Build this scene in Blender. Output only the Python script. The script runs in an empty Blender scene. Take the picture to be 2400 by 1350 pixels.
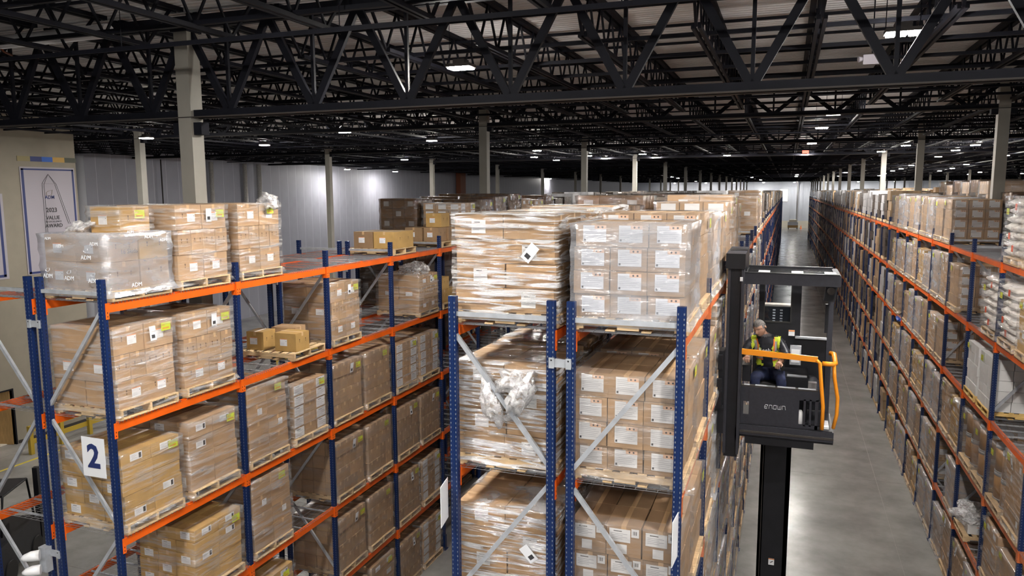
import bpy, math, random
from mathutils import Matrix, Vector, Euler, noise
R = random.Random(7)
PI = math.pi
H0 = 9.459                     # eye height above the slab; all z below are absolute (floor = 0)
sc = bpy.context.scene
COL = sc.collection

# ------------------------------------------------------------------ camera
F_PX, YAW, PITCH, ROLL = 1762.4, 0.3494, 0.1275, -0.0041
cam_d = bpy.data.cameras.new('camera'); cam = bpy.data.objects.new('camera', cam_d); COL.objects.link(cam)
cam_d.sensor_width = 36; cam_d.lens = F_PX / 2400 * 36; cam_d.clip_end = 600; cam_d.clip_start = 0.1
fw = Vector((-math.sin(YAW), math.cos(YAW), 0)); rt = Vector((math.cos(YAW), math.sin(YAW), 0)); up = Vector((0, 0, 1))
f2 = fw * math.cos(PITCH) - up * math.sin(PITCH); u2 = up * math.cos(PITCH) + fw * math.sin(PITCH)
r3 = rt * math.cos(ROLL) + u2 * math.sin(ROLL); u3 = -rt * math.sin(ROLL) + u2 * math.cos(ROLL)
cam.matrix_world = Matrix(((r3.x, u3.x, -f2.x, 0), (r3.y, u3.y, -f2.y, 0), (r3.z, u3.z, -f2.z, H0), (0, 0, 0, 1)))
sc.camera = cam

# ------------------------------------------------------------------ world, exposure
w = bpy.data.worlds.new('world'); sc.world = w; w.use_nodes = True
w.node_tree.nodes['Background'].inputs[0].default_value = (0.80, 0.88, 1.0, 1)
w.node_tree.nodes['Background'].inputs[1].default_value = 0.09
sc.view_settings.view_transform = 'Standard'; sc.view_settings.look = 'None'
sc.view_settings.gamma = 1; sc.view_settings.use_curve_mapping = False
sc.view_settings.exposure = 0.0
LAMP_L = 1600.0
cy = sc.cycles
cy.max_bounces = 5; cy.diffuse_bounces = 3; cy.glossy_bounces = 3; cy.transmission_bounces = 2; cy.transparent_max_bounces = 12
cy.caustics_reflective = False; cy.caustics_refractive = False; cy.sample_clamp_indirect = 4.0
cy.use_denoising = True; cy.use_light_tree = True

# ------------------------------------------------------------------ materials
MATS = {}
def nt(name):
    m = bpy.data.materials.new(name); m.use_nodes = True; MATS[name] = m
    return m, m.node_tree, m.node_tree.nodes['Principled BSDF']
def mat(name, col, rough=0.6, metal=0.0, var=0.0, scale=8.0, bump=0.0, spec=0.5, stretch=(1, 1, 1), emit=None, rand=0.0):
    m, t, b = nt(name)
    b.inputs['Base Color'].default_value = (*col, 1); b.inputs['Roughness'].default_value = rough
    b.inputs['Metallic'].default_value = metal; b.inputs['Specular IOR Level'].default_value = spec
    if emit:
        b.inputs['Emission Color'].default_value = (*emit[0], 1); b.inputs['Emission Strength'].default_value = emit[1]
    L = t.links
    if var or bump:
        tc = t.nodes.new('ShaderNodeTexCoord'); mp = t.nodes.new('ShaderNodeMapping'); mp.inputs['Scale'].default_value = stretch
        nz = t.nodes.new('ShaderNodeTexNoise'); nz.inputs['Scale'].default_value = scale; nz.inputs['Detail'].default_value = 3
        L.new(tc.outputs['Object'], mp.inputs[0]); L.new(mp.outputs[0], nz.inputs[0])
        if var:
            mr = t.nodes.new('ShaderNodeMapRange'); mr.inputs[1].default_value = .3; mr.inputs[2].default_value = .7
            mr.inputs[3].default_value = 1 - var; mr.inputs[4].default_value = 1 + var
            mx = t.nodes.new('ShaderNodeVectorMath'); mx.operation = 'SCALE'; mx.inputs[0].default_value = col
            L.new(nz.outputs[0], mr.inputs[0]); L.new(mr.outputs[0], mx.inputs['Scale'])
            last = mx.outputs[0]
            if rand:
                oi = t.nodes.new('ShaderNodeObjectInfo'); m2 = t.nodes.new('ShaderNodeMapRange')
                m2.inputs[3].default_value = 1 - rand; m2.inputs[4].default_value = 1 + rand
                x2 = t.nodes.new('ShaderNodeVectorMath'); x2.operation = 'SCALE'
                L.new(oi.outputs['Random'], m2.inputs[0]); L.new(last, x2.inputs[0]); L.new(m2.outputs[0], x2.inputs['Scale']); last = x2.outputs[0]
            L.new(last, b.inputs['Base Color'])
        if bump:
            bp = t.nodes.new('ShaderNodeBump'); bp.inputs['Strength'].default_value = bump; bp.inputs['Distance'].default_value = .02
            L.new(nz.outputs[0], bp.inputs['Height']); L.new(bp.outputs[0], b.inputs['Normal'])
    return m
def film(name, lo, hi, tint, white=(.85, .87, .9), rough=.16, scale=(1.2, 1.2, 9), bump=.5, gl=.55, edge=(.42, .72)):
    """stretch film: clear plastic, milky at layers and wrinkles, with highlights painted in as white streaks"""
    m = bpy.data.materials.new(name); m.use_nodes = True; MATS[name] = m; t = m.node_tree; N = t.nodes; L = t.links; N.clear()
    out = N.new('ShaderNodeOutputMaterial'); tc = N.new('ShaderNodeTexCoord'); oi = N.new('ShaderNodeObjectInfo')
    ad = N.new('ShaderNodeVectorMath'); ad.operation = 'ADD'
    sc3 = N.new('ShaderNodeVectorMath'); sc3.operation = 'SCALE'; sc3.inputs[0].default_value = (13, 7, 5)
    L.new(oi.outputs['Random'], sc3.inputs['Scale']); L.new(tc.outputs['Object'], ad.inputs[0]); L.new(sc3.outputs[0], ad.inputs[1])
    mp = N.new('ShaderNodeMapping'); mp.inputs['Scale'].default_value = scale; mp.inputs['Rotation'].default_value = (.07, .1, 0)
    L.new(ad.outputs[0], mp.inputs[0])
    nz = N.new('ShaderNodeTexNoise'); nz.inputs['Scale'].default_value = 1.6; nz.inputs['Detail'].default_value = 5; nz.inputs['Distortion'].default_value = .8
    L.new(mp.outputs[0], nz.inputs[0])
    mr = N.new('ShaderNodeMapRange'); mr.inputs[1].default_value = edge[0]; mr.inputs[2].default_value = edge[1]
    mr.inputs[3].default_value = lo; mr.inputs[4].default_value = hi; L.new(nz.outputs[0], mr.inputs[0])
    n2 = N.new('ShaderNodeTexNoise'); n2.inputs['Scale'].default_value = 3.5; n2.inputs['Detail'].default_value = 4; L.new(mp.outputs[0], n2.inputs[0])
    bp = N.new('ShaderNodeBump'); bp.inputs['Strength'].default_value = bump; bp.inputs['Distance'].default_value = .05; L.new(n2.outputs[0], bp.inputs['Height'])
    df = N.new('ShaderNodeBsdfDiffuse'); df.inputs[0].default_value = (*white, 1)
    g = N.new('ShaderNodeBsdfGlossy'); g.inputs[0].default_value = (.95, .95, .97, 1); g.inputs['Roughness'].default_value = rough
    L.new(bp.outputs[0], g.inputs['Normal'])
    a = N.new('ShaderNodeMixShader'); a.inputs[0].default_value = gl; L.new(df.outputs[0], a.inputs[1]); L.new(g.outputs[0], a.inputs[2])
    tr = N.new('ShaderNodeBsdfTransparent'); tr.inputs[0].default_value = (*tint, 1)
    b = N.new('ShaderNodeMixShader'); L.new(mr.outputs[0], b.inputs[0]); L.new(tr.outputs[0], b.inputs[1]); L.new(a.outputs[0], b.inputs[2])
    L.new(b.outputs[0], out.inputs[0])
    return m

mat('cardboard', (.385, .250, .140), .75, var=.10, scale=5, rand=.13)
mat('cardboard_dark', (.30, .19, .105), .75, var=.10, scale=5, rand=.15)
mat('cardboard_gold', (.44, .275, .095), .75, var=.10, scale=5, rand=.10)
mat('tape', (.56, .37, .20), .35)
mat('seam', (.10, .055, .028), .9)
mat('paper', (.74, .76, .80), .6)
mat('paper_print', (.28, .30, .36), .7)
mat('label_orange', (.72, .25, .08), .6)
mat('label_peach', (.80, .52, .36), .6)
mat('ink', (.03, .03, .035), .7)
mat('yellow_tag', (.50, .58, .05), .6)
mat('red_print', (.55, .10, .03), .6)
mat('wood', (.62, .45, .26), .8, var=.22, scale=6, stretch=(1, 6, 6), rand=.18)
mat('wood_yellow', (.66, .44, .16), .8, var=.2, scale=6, stretch=(1, 6, 6), rand=.1)
mat('beam_orange', (.80, .125, .008), .38, var=.10, scale=3, spec=.5)
mat('beam_worn', (.62, .16, .05), .5, var=.2, scale=6)
mat('upright_blue', (.004, .018, .085), .36, var=.08, scale=4, spec=.4)
mat('hole_light', (.14, .16, .21), .6)  # pale flecks painting in the light seen through the punched holes
mat('hole_dark', (.006, .008, .014), .8)
mat('galvanised', (.50, .53, .58), .42, metal=.45, var=.12, scale=9)
mat('wire', (.27, .27, .29), .45, metal=.3)
mat('bolt', (.72, .72, .74), .3, metal=.8)
mat('steel_black', (.008, .0085, .013), .6, var=.2, scale=3, spec=.12)
mat('steel_grey', (.045, .04, .038), .6, spec=.2)
mat('column_paint', (.24, .23, .207), .62, var=.04, scale=3)
mat('deck_white', (.70, .685, .69), .55, metal=0, var=.10, scale=.6)
mat('wall_white', (.33, .34, .40), .55, var=.04, scale=1)
mat('wall_seam', (.62, .64, .70), .5)
mat('wall_beige', (.24, .215, .17), .75, var=.05, scale=2)
mat('end_blue', (.60, .64, .72), .6, var=.04, scale=.5)
mat('end_cream', (.78, .74, .64), .6)
mat('navy', (.012, .025, .12), .6)
mat('royal', (.02, .10, .42), .6)
mat('ochre', (.42, .25, .05), .6)
mat('olive', (.24, .20, .09), .6)
mat('dark_green', (.05, .055, .035), .6)
mat('banner', (.33, .31, .35), .7)
mat('truck_black', (.012, .0125, .016), .42, var=.15, scale=6, spec=.25)
mat('truck_grey', (.030, .031, .040), .5, var=.10, scale=20, spec=.25)
mat('truck_orange', (.86, .30, .015), .35)
mat('rubber', (.012, .012, .012), .75)
mat('white_plastic', (.78, .79, .82), .35)
mat('sack_white', (.74, .72, .70), .6, var=.06, scale=9, bump=.4)
mat('sack_red', (.65, .09, .03), .5)
mat('carton_white', (.72, .72, .72), .55, var=.03, scale=5, rand=.05)
mat('drum_brown', (.40, .22, .08), .5, var=.08, scale=4)
mat('pipe_rust', (.20, .06, .025), .6)
mat('pipe_white', (.62, .62, .64), .4)
mat('duct_foil', (.45, .44, .42), .35, metal=.1, bump=.6, scale=14, var=.2)
mat('safety_yellow', (.40, .28, .03), .5)
mat('line_yellow', (.60, .48, .06), .5)
mat('joint', (.30, .29, .27), .8)
mat('skin', (.42, .235, .165), .5)
mat('hair', (.11, .10, .095), .8, var=.5, scale=60)
mat('jacket', (.022, .024, .033), .45, bump=.3, scale=12, var=.2)
mat('hood', (.13, .13, .14), .8)
mat('jeans', (.008, .014, .05), .8, var=.3, scale=20)
mat('vest', (.60, .72, .05), .6)
mat('vest_orange', (.85, .20, .04), .6)
mat('vest_grey', (.33, .32, .33), .35)
mat('blue_plastic', (.01, .07, .42), .4)
mat('door_wood', (.40, .25, .10), .5, var=.15, scale=4, stretch=(6, 6, 1))
mat('glass_dark', (.02, .02, .024), .08)
mat('lamp_glow', (.9, .9, .95), .5, emit=((1.0, .95, .88), LAMP_L))
mat('window_glow', (.9, .92, 1), .5, emit=((.80, .88, 1.0), 3.0))
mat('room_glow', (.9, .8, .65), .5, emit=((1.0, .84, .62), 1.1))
mat('red_lamp', (.8, .05, .02), .4, emit=((1, .06, .02), 2.5))
film('film_clear', .05, .60, (.98, .96, .94), gl=.55, rough=.13, scale=(1.1, 1.1, 11), edge=(.45, .70), bump=.8)
film('film_hazy', .20, .74, (.95, .95, .97), white=(.72, .75, .82), gl=.45, scale=(.7, .7, 3.2), edge=(.34, .72))  # the film's own haze, plus some glare painted in as milky white
film('film_shiny', .04, .95, (.98, .96, .93), rough=.12, scale=(1.3, 1.3, 17), bump=1.0, gl=.6, edge=(.45, .60), white=(.95, .95, .97))  # strong white streaks paint lamp glare onto the glossy film
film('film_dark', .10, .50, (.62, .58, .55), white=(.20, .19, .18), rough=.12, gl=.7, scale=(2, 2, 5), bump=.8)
film('film_loose', .22, .97, (.96, .96, .96), white=(.95, .95, .97), rough=.14, scale=(6, 6, 7), bump=1.0, gl=.5, edge=(.38, .62))
film('film_plain', .10, .40, (.95, .93, .91), white=(.6, .58, .58), rough=.22, gl=.5, scale=(.8, .8, 6))

def floor_mat():
    m, t, b = nt('concrete'); N = t.nodes; L = t.links
    tc = N.new('ShaderNodeTexCoord'); nz = N.new('ShaderNodeTexNoise'); nz.inputs['Scale'].default_value = .55; nz.inputs['Detail'].default_value = 8
    nz.inputs['Roughness'].default_value = .62
    L.new(tc.outputs['Object'], nz.inputs[0])
    cr = N.new('ShaderNodeValToRGB'); cr.color_ramp.elements[0].position = .3; cr.color_ramp.elements[0].color = (.19, .187, .18, 1)
    cr.color_ramp.elements[1].position = .72; cr.color_ramp.elements[1].color = (.37, .365, .355, 1)
    L.new(nz.outputs[0], cr.inputs[0]); L.new(cr.outputs[0], b.inputs['Base Color'])
    n2 = N.new('ShaderNodeTexNoise'); n2.inputs['Scale'].default_value = 1.5; n2.inputs['Detail'].default_value = 4
    mr = N.new('ShaderNodeMapRange'); mr.inputs[3].default_value = .14; mr.inputs[4].default_value = .30
    L.new(tc.outputs['Object'], n2.inputs[0]); L.new(n2.outputs[0], mr.inputs[0]); L.new(mr.outputs[0], b.inputs['Roughness'])
floor_mat()

# ------------------------------------------------------------------ mesh helpers
class MB:
    def __init__(s): s.v = []; s.f = []; s.m = []; s.mats = []; s.smooth = []
    def mi(s, name):
        if name not in s.mats: s.mats.append(name)
        return s.mats.index(name)
    def quad(s, a, b, c, d, m):
        n = len(s.v); s.v += [tuple(a), tuple(b), tuple(c), tuple(d)]; s.f.append((n, n + 1, n + 2, n + 3)); s.m.append(s.mi(m)); s.smooth.append(False)
    def poly(s, pts, m):
        n = len(s.v); s.v += [tuple(p) for p in pts]; s.f.append(tuple(range(n, n + len(pts)))); s.m.append(s.mi(m)); s.smooth.append(False)
    def box(s, c, d, m, M=None, skip=()):
        hx, hy, hz = d[0] / 2, d[1] / 2, d[2] / 2; n = len(s.v)
        for x, y, z in ((-1, -1, -1), (1, -1, -1), (1, 1, -1), (-1, 1, -1), (-1, -1, 1), (1, -1, 1), (1, 1, 1), (-1, 1, 1)):
            p = Vector((x * hx, y * hy, z * hz))
            if M: p = M @ p
            s.v.append((c[0] + p[0], c[1] + p[1], c[2] + p[2]))
        k = s.mi(m)
        for i, q in enumerate(((0, 3, 2, 1), (4, 5, 6, 7), (0, 1, 5, 4), (2, 3, 7, 6), (1, 2, 6, 5), (3, 0, 4, 7))):
            if i in skip: continue
            s.f.append(tuple(n + j for j in q)); s.m.append(k); s.smooth.append(False)
    def b2(s, x0, x1, y0, y1, z0, z1, m): s.box(((x0 + x1) / 2, (y0 + y1) / 2, (z0 + z1) / 2), (x1 - x0, y1 - y0, z1 - z0), m)
    def bar(s, a, b, w, h, m, upv=(0, 0, 1)):
        a = Vector(a); b = Vector(b); d = b - a; L = d.length; d.normalize()
        u = Vector(upv)
        if abs(d.dot(u)) > .98: u = Vector((1, 0, 0))
        x = d.cross(u).normalized(); y = x.cross(d).normalized()
        M = Matrix((x, d, y)).transposed()
        s.box((a + b) / 2, (w, L, h), m, M)
    def tube(s, pts, r, m, n=8, cap=True):
        rings = []; k = s.mi(m); pts = [Vector(p) for p in pts]
        rr = r if isinstance(r, (list, tuple)) else [r] * len(pts)
        for i, p in enumerate(pts):
            d = (pts[min(i + 1, len(pts) - 1)] - pts[max(i - 1, 0)]).normalized()
            u = Vector((0, 0, 1)) if abs(d.z) < .9 else Vector((1, 0, 0))
            x = d.cross(u).normalized(); y = d.cross(x).normalized(); st = len(s.v)
            for j in range(n):
                a = 2 * PI * j / n; q = p + (x * math.cos(a) + y * math.sin(a)) * rr[i]; s.v.append(tuple(q))
            rings.append(st)
        for i in range(len(rings) - 1):
            for j in range(n):
                a, b = rings[i] + j, rings[i] + (j + 1) % n; c, d2 = rings[i + 1] + (j + 1) % n, rings[i + 1] + j
                s.f.append((a, d2, c, b)); s.m.append(k); s.smooth.append(n > 5)
        if cap:
            s.f.append(tuple(rings[0] + j for j in range(n))); s.m.append(k); s.smooth.append(False)
            s.f.append(tuple(rings[-1] + j for j in reversed(range(n)))); s.m.append(k); s.smooth.append(False)
    def disc(s, c, ax, r, m, n=12):
        ax = Vector(ax).normalized(); u = Vector((0, 0, 1)) if abs(ax.z) < .9 else Vector((1, 0, 0)); x = ax.cross(u).normalized(); y = ax.cross(x)
        s.poly([Vector(c) + (x * math.cos(2 * PI * j / n) - y * math.sin(2 * PI * j / n)) * r for j in range(n)], m)
    def mesh(s, name):
        me = bpy.data.meshes.new(name); me.from_pydata(s.v, [], s.f)
        for k in s.mats: me.materials.append(MATS[k])
        me.polygons.foreach_set('material_index', s.m); me.polygons.foreach_set('use_smooth', s.smooth); me.update()
        return me
    def obj(s, name, parent=None, loc=(0, 0, 0), **kw): return put(name, s.mesh(name), parent, loc, **kw)
def put(name, data, parent=None, loc=(0, 0, 0), rot=None, scale=None, kind=None, label=None, cat=None, group=None):
    o = bpy.data.objects.new(name, data); COL.objects.link(o)
    if parent: o.parent = parent
    o.location = loc
    if rot: o.rotation_euler = rot
    if scale: o.scale = scale
    if kind: o['kind'] = kind
    if label: o['label'] = label
    if cat: o['category'] = cat
    if group: o['group'] = group
    return o
def thing(name, loc, label, cat, group=None, rot=None): return put(name, None, None, loc, rot, None, None, label, cat, group)
def text(s, size, m, loc, rot, parent, name='lettering', ext=.002, align='CENTER', sx=1, bold=0):
    c = bpy.data.curves.new(name, 'FONT'); c.body = s; c.size = size; c.offset = bold * size; c.extrude = ext; c.align_x = align; c.align_y = 'CENTER'; c.resolution_u = 2
    c.materials.append(MATS[m]); tmp = bpy.data.objects.new('tmp', c); me = bpy.data.meshes.new_from_object(tmp); bpy.data.objects.remove(tmp); me.name = name
    o = put(name, me, parent, loc, rot); o.scale = (sx, 1, 1); return o
FACE_X = (PI / 2, 0, PI / 2)      # text read while looking towards -X
FACE_Y = (PI / 2, 0, 0)           # text read while looking towards +Y
def ordn(n):
    tens = {20: 'twenty', 30: 'thirty', 40: 'forty', 50: 'fifty'}
    if n > 20: return tens[n // 10 * 10] + '-' + ordn(n % 10) if n % 10 else tens[n // 10 * 10][:-1] + 'ieth'
    return {13: 'thirteenth', 14: 'fourteenth', 15: 'fifteenth', 16: 'sixteenth', 17: 'seventeenth', 18: 'eighteenth', 19: 'nineteenth', 20: 'twentieth', 1: 'first', 2: 'second', 3: 'third', 4: 'fourth', 5: 'fifth', 6: 'sixth', 7: 'seventh', 8: 'eighth', 9: 'ninth', 10: 'tenth', 11: 'eleventh', 12: 'twelfth'}[n]

# ------------------------------------------------------------------ setting: floor slabs
YEND, XW, XE = 206.0, -38.3, 92.0
fl = put('floor', MB().mesh('floor'), kind='structure'); 
b = MB(); b.b2(-46, XE, -16, YEND + 1, -.30, -.004, 'joint'); fl.data = b.mesh('floor')
xs = [-45.9] + [3.1 + 7.345 * i for i in range(-6, 13)]; ys = [-16] + [26.3 + 13.1 * i for i in range(-3, 14)] + [YEND]
for i in range(len(xs) - 1):
    for j in range(len(ys) - 1):
        if ys[j] >= YEND - .1: continue
        y1 = min(ys[j + 1], YEND)
        if xs[i] > y1 * .34 + 12: continue
        b = MB(); b.b2(xs[i] + .006, xs[i + 1] - .006, ys[j] + .006, y1 - .006, -.02, 0, 'concrete'); b.obj('slab', fl)
# yellow floor stripes in the staging area on the far side of the racks
for (x0, x1, y0, y1) in ((-25.1, -24.98, 10, 90), (-25, -12, 28.0, 28.12), (-25, -12, 44, 44.12), (-12.1, -11.98, 28, 60)):
    b = MB(); b.b2(x0, x1, y0, y1, .001, .004, 'line_yellow'); b.obj('floor_marking', fl)

# ------------------------------------------------------------------ setting: walls
wl = put('wall_left', None, loc=(0, 0, 0)); b = MB(); b.b2(XW - .3, XW - .08, 23, YEND, 0, 12.6, 'wall_white'); wl.name = 'tmp'
bpy.data.objects.remove(wl); wl = b.obj('wall_left', kind='structure')
pw = 1.07; b = MB(); b.b2(0, .08, .012, pw - .012, 0, 12.6, 'wall_white'); b.b2(.0, .079, -.012, .012, 0, 12.6, 'wall_seam'); pm = b.mesh('panel')
for i in range(int((YEND - 23) / pw)): put('panel', pm, wl, (XW - .08, 23 + i * pw, 0))
we = None; b = MB(); b.b2(XW, XE, YEND, YEND + .3, 0, 12.6, 'end_blue'); we = b.obj('wall_end', kind='structure')
b = MB(); b.b2(.03, 2.97, -.12, 0, 1.75, 12.6, 'end_blue'); b.b2(.0, 3.0, -.16, 0, 0, 1.75, 'end_cream'); pm = b.mesh('panel')
for i in range(int((XE - XW) / 3)): put('panel', pm, we, (XW + 3 * i, YEND, 0))
b = MB(); b.b2(-1.75, -.02, YEND - .2, YEND - .1, 6.75, 9.7, 'window_glow'); b.b2(-1.85, .08, YEND - .18, YEND - .09, 6.65, 9.8, 'end_cream'); b.obj('window_1', kind='structure')
# office block wall (beige) with a doorway
XO = -27.2
b = MB()
b.b2(XO - .25, XO, -16, 18.35, 0, 12.4, 'wall_beige'); b.b2(XO - .25, XO, 19.5, 22.98, 0, 12.4, 'wall_beige'); b.b2(XO - .25, XO, 18.35, 19.5, 2.14, 12.4, 'wall_beige')
b.b2(XW, XO - .25, 22.75, 22.98, 0, 12.4, 'wall_beige')
wo = b.obj('wall_office', kind='structure')
b = MB(); b.b2(XO - 3, XO - .3, 15, 22.5, 0, .03, 'end_cream'); b.b2(XO - 3.05, XO - 3, 15, 22.5, 0, 3, 'room_glow'); b.obj('office_interior', wo)  # back wall made to glow, standing in for the lit room
b = MB()
for y in (18.30, 19.5): b.b2(XO - .27, XO + .03, y, y + .05, 0, 2.14, 'steel_black')
b.b2(XO - .27, XO + .03, 18.3, 19.55, 2.12, 2.17, 'steel_black'); dr = b.obj('door_1', kind='structure')
b = MB(); b.box((XO - .5, 19.30, 1.05), (.9, .05, 2.08), 'door_wood', Matrix.Rotation(.35, 3, 'Z')); b.obj('door_leaf', dr)
b = MB(); b.b2(XO, XO + .02, 19.6, 22.95, 0, .12, 'steel_grey'); b.obj('baseboard_office', kind='structure')

# ------------------------------------------------------------------ roof
ZD = H0 + 2.98                                   # deck underside
PITX, XC0, PITY, YC0 = 14.69, -9.456, 13.1, 10.25
JS = PITX / 9
b = MB(); y = -4.0; prof = []
while y < YEND:
    prof += [(y, ZD + .05), (y + .05, ZD + .05), (y + .07, ZD), (y + .13, ZD)]; y += .152 if y < 70 else .6
for (ya, za), (yb, zb) in zip(prof, prof[1:]): b.quad((XW - 1, ya, za), (XE, ya, za), (XE, yb, zb), (XW - 1, yb, zb), 'deck_white')
b.b2(XW - 1, XE, -4, YEND, ZD + .1, ZD + .16, 'steel_grey')
ceil = b.obj('ceiling', kind='structure')
def joist_mb(L, detail=True, B=None, x=0, y0=0):
    B = B or MB(); zb, zt = H0 + 2.28, ZD - .03; m = 'steel_black'
    for dx in ((-.045, .045) if detail else (0,)):
        wd = .05 if detail else .10
        B.b2(x + dx - wd / 2, x + dx + wd / 2, y0 + .7, y0 + L - .7, zb - .03, zb + .03, m)
        B.b2(x + dx * 1.6 - wd * .9, x + dx * 1.6 + wd * .9, y0, y0 + L, zt - .035, zt + .03, m)
    n = 30 if detail else 18; st = (L - 1.4) / n; r = .032
    for i in range(n):
        ya, yb = y0 + .7 + i * st, y0 + .7 + (i + 1) * st
        B.bar((x, ya, zb if i % 2 == 0 else zt), (x, yb, zt if i % 2 == 0 else zb), r, r, m, (1, 0, 0))
    if detail:
        B.bar((x, y0 + .15, zt), (x, y0 + .7, zb), .04, .04, m, (1, 0, 0)); B.bar((x, y0 + L - .15, zt), (x, y0 + L - .7, zb), .04, .04, m, (1, 0, 0))
    return B
jm = joist_mb(PITY - .3).mesh('joist')
jx = [XC0 + JS * i for i in range(-17, 60)]
far = MB()
for j in range(-1, 15):
    y0 = YC0 + PITY * j + .15
    for x in jx:
        if x < XW + .5 or x > (y0 + PITY) * .34 + 6: continue
        if j < 4: put('joist', jm, ceil, (x, y0, 0))
        else: joist_mb(PITY - .3, False, far, x, y0)
far.obj('far_joist', ceil, kind='stuff')
def bridging(y, zz, th):
    b = MB(); b.b2(XW, min(XE, y * .34 + 12), y, y + th, zz, zz + th, 'steel_black'); return b
for j in range(-1, 15):
    for q in range(1, 8):
        y = YC0 + PITY * j + q * PITY / 8
        if j < 3:
            bridging(y, H0 + 2.30, .06).obj('bridging_bar', ceil)
            bridging(y + .3, H0 + 2.86, .045).obj('bridging_bar', ceil)
        else: far = bridging(y, H0 + 2.3, .07); far.obj('bridging_bar', ceil)
# girders on the column lines
def girder(y, x0, x1, zb, zt, name='roof_girder'):
    root = MB(); c = .13
    for s_ in (-1, 1):
        root.b2(x0, x1, y + s_ * .05 - .02, y + s_ * .05 + .02, zb - c / 2, zb + c / 2, 'steel_black')
        root.b2(x0, x1, y + s_ * .09 - .05, y + s_ * .09 + .05, zb - c / 2, zb - c / 2 + .018, 'steel_grey')
        root.b2(x0, x1, y + s_ * .08 - .05, y + s_ * .08 + .05, zt - .08, zt + .08, 'steel_black')
    g = root.obj(name, kind='structure')
    n0 = math.ceil((x0 - XC0) / JS); n1 = math.floor((x1 - XC0) / JS)
    wm = MB(); h = zt - zb
    for sgn in (-1, 1): wm.bar((0, 0, 0), (sgn * JS / 2, 0, h), .11, .07, 'steel_black', (0, 1, 0))
    wm.bar((0, 0, 0), (0, 0, h), .05, .05, 'steel_black'); wmesh = wm.mesh('truss_web')
    for k in range(n0, n1): put('truss_web', wmesh, g, (XC0 + (k + .5) * JS, y, zb))
    return g
cols_x = [XC0 + PITX * i for i in range(-1, 7)]
girder(YC0, XW, XE * .25, H0 + 1.30, H0 + 2.78)
for j in range(1, 4): girder(YC0 + PITY * j, XW, min(XE, (YC0 + PITY * j) * .34 + 14), H0 + 2.17, H0 + 2.85)
for j in range(4, 15):
    y = YC0 + PITY * j; b = MB()
    x1 = min(XE, y * .34 + 14)
    b.b2(XW, x1, y - .1, y + .1, H0 + 2.1, H0 + 2.22, 'steel_black'); b.b2(XW, x1, y - .1, y + .1, H0 + 2.78, H0 + 2.93, 'steel_black')
    for k in range(-17, 60):
        x = XC0 + k * JS
        if x < XW or x > x1 - 1: continue
        b.bar((x, y, H0 + 2.85), (x + JS / 2, y, H0 + 2.15), .08, .08, 'steel_black', (0, 1, 0)); b.bar((x + JS, y, H0 + 2.85), (x + JS / 2, y, H0 + 2.15), .08, .08, 'steel_black', (0, 1, 0))
    b.obj('roof_girder', kind='structure')
# columns
def column(x, y, top):
    b = MB(); s_ = .135
    b.b2(x - s_, x + s_, y - s_, y + s_, 0, top, 'column_paint'); b.b2(x - .2, x + .2, y - .2, y + .2, 0, .03, 'steel_grey'); b.b2(x - .17, x + .17, y - .17, y + .17, top, top + .03, 'steel_black')
    c = b.obj('steel_column', kind='structure')
    b = MB(); zz = top - 1.5 if y < 12 else top - .66
    b.b2(x + s_, x + s_ + .16, y - .09, y + .09, zz - .16, zz + .04, 'steel_black'); b.b2(x - s_ - .16, x - s_, y - .09, y + .09, zz - .16, zz + .04, 'steel_black')
    b.obj('girder_bracket', c)
for j in range(0, 15):
    y = YC0 + PITY * j
    for x in cols_x:
        if x > y * .34 + 3 or x < XW + 1: continue
        if j == 0 and x < -20: continue
        column(x, y, H0 + (2.62 if j == 0 else 2.78))
# sprinkler main and hangers, white duct, rust pipe
b = MB(); b.b2(-30, 8, 8.46, 8.53, H0 + 2.03, H0 + 2.06, 'steel_black'); b.b2(-30, 8, 8.44, 8.46, H0 + 2.0, H0 + 2.06, 'steel_black')
for i in range(9):
    x = -27 + i * 3.6; b.tube([(x, 8.5, H0 + 2.06), (x, 8.5, ZD)], .008, 'steel_black', 4)
b.obj('sprinkler_main', kind='structure')
for yy in (17.5, 30.6, 43.7):
    b = MB(); b.tube([(XW + 1, yy, H0 + 2.15), (22, yy, H0 + 2.15)], .035, 'steel_black', 6); b.obj('sprinkler_main', kind='structure')
b = MB(); b.tube([(-26, 9.7, H0 + 2.55), (-10.2, 9.4, H0 + 2.55)], .11, 'pipe_white', 10); b.tube([(-12.6, 9.2, H0 + 2.75), (-12.7, 9.5, H0 + 2.41), (-12.9, 9.8, H0 + 2.41)], .02, 'pipe_rust', 6); b.obj('roof_drain_pipe', kind='structure')
b = MB(); b.tube([(2.1, 150, H0 - 6), (2.1, 150, 8.5 + 1)], .01, 'pipe_white', 4)
# wall pipes on the far left wall and the brown post
for (yy, m_, r_, z0) in ((42.8, 'duct_foil', .16, 3), (46.3, 'duct_foil', .16, 3), (47.9, 'duct_foil', .18, 3), (32.2, 'wall_seam', .33, 0), (38.3, 'steel_grey', .04, 2)):
    b = MB(); b.tube([(XW + .35, yy, z0), (XW + .35, yy, 11.6)], r_, m_, 10); b.obj('wall_pipe', label=None, kind='structure')
b = MB(); b.b2(XW + .1, XW + .7, 85, 86.6, 0, 12.2, 'pipe_rust'); b.obj('wall_post', kind='structure')
b = MB(); b.tube([(2.4, YEND - .7, 0), (2.4, YEND - .7, 11), (2.0, YEND - 3, 12)], .22, 'pipe_white', 8); b.obj('wall_downpipe', kind='structure')

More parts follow.
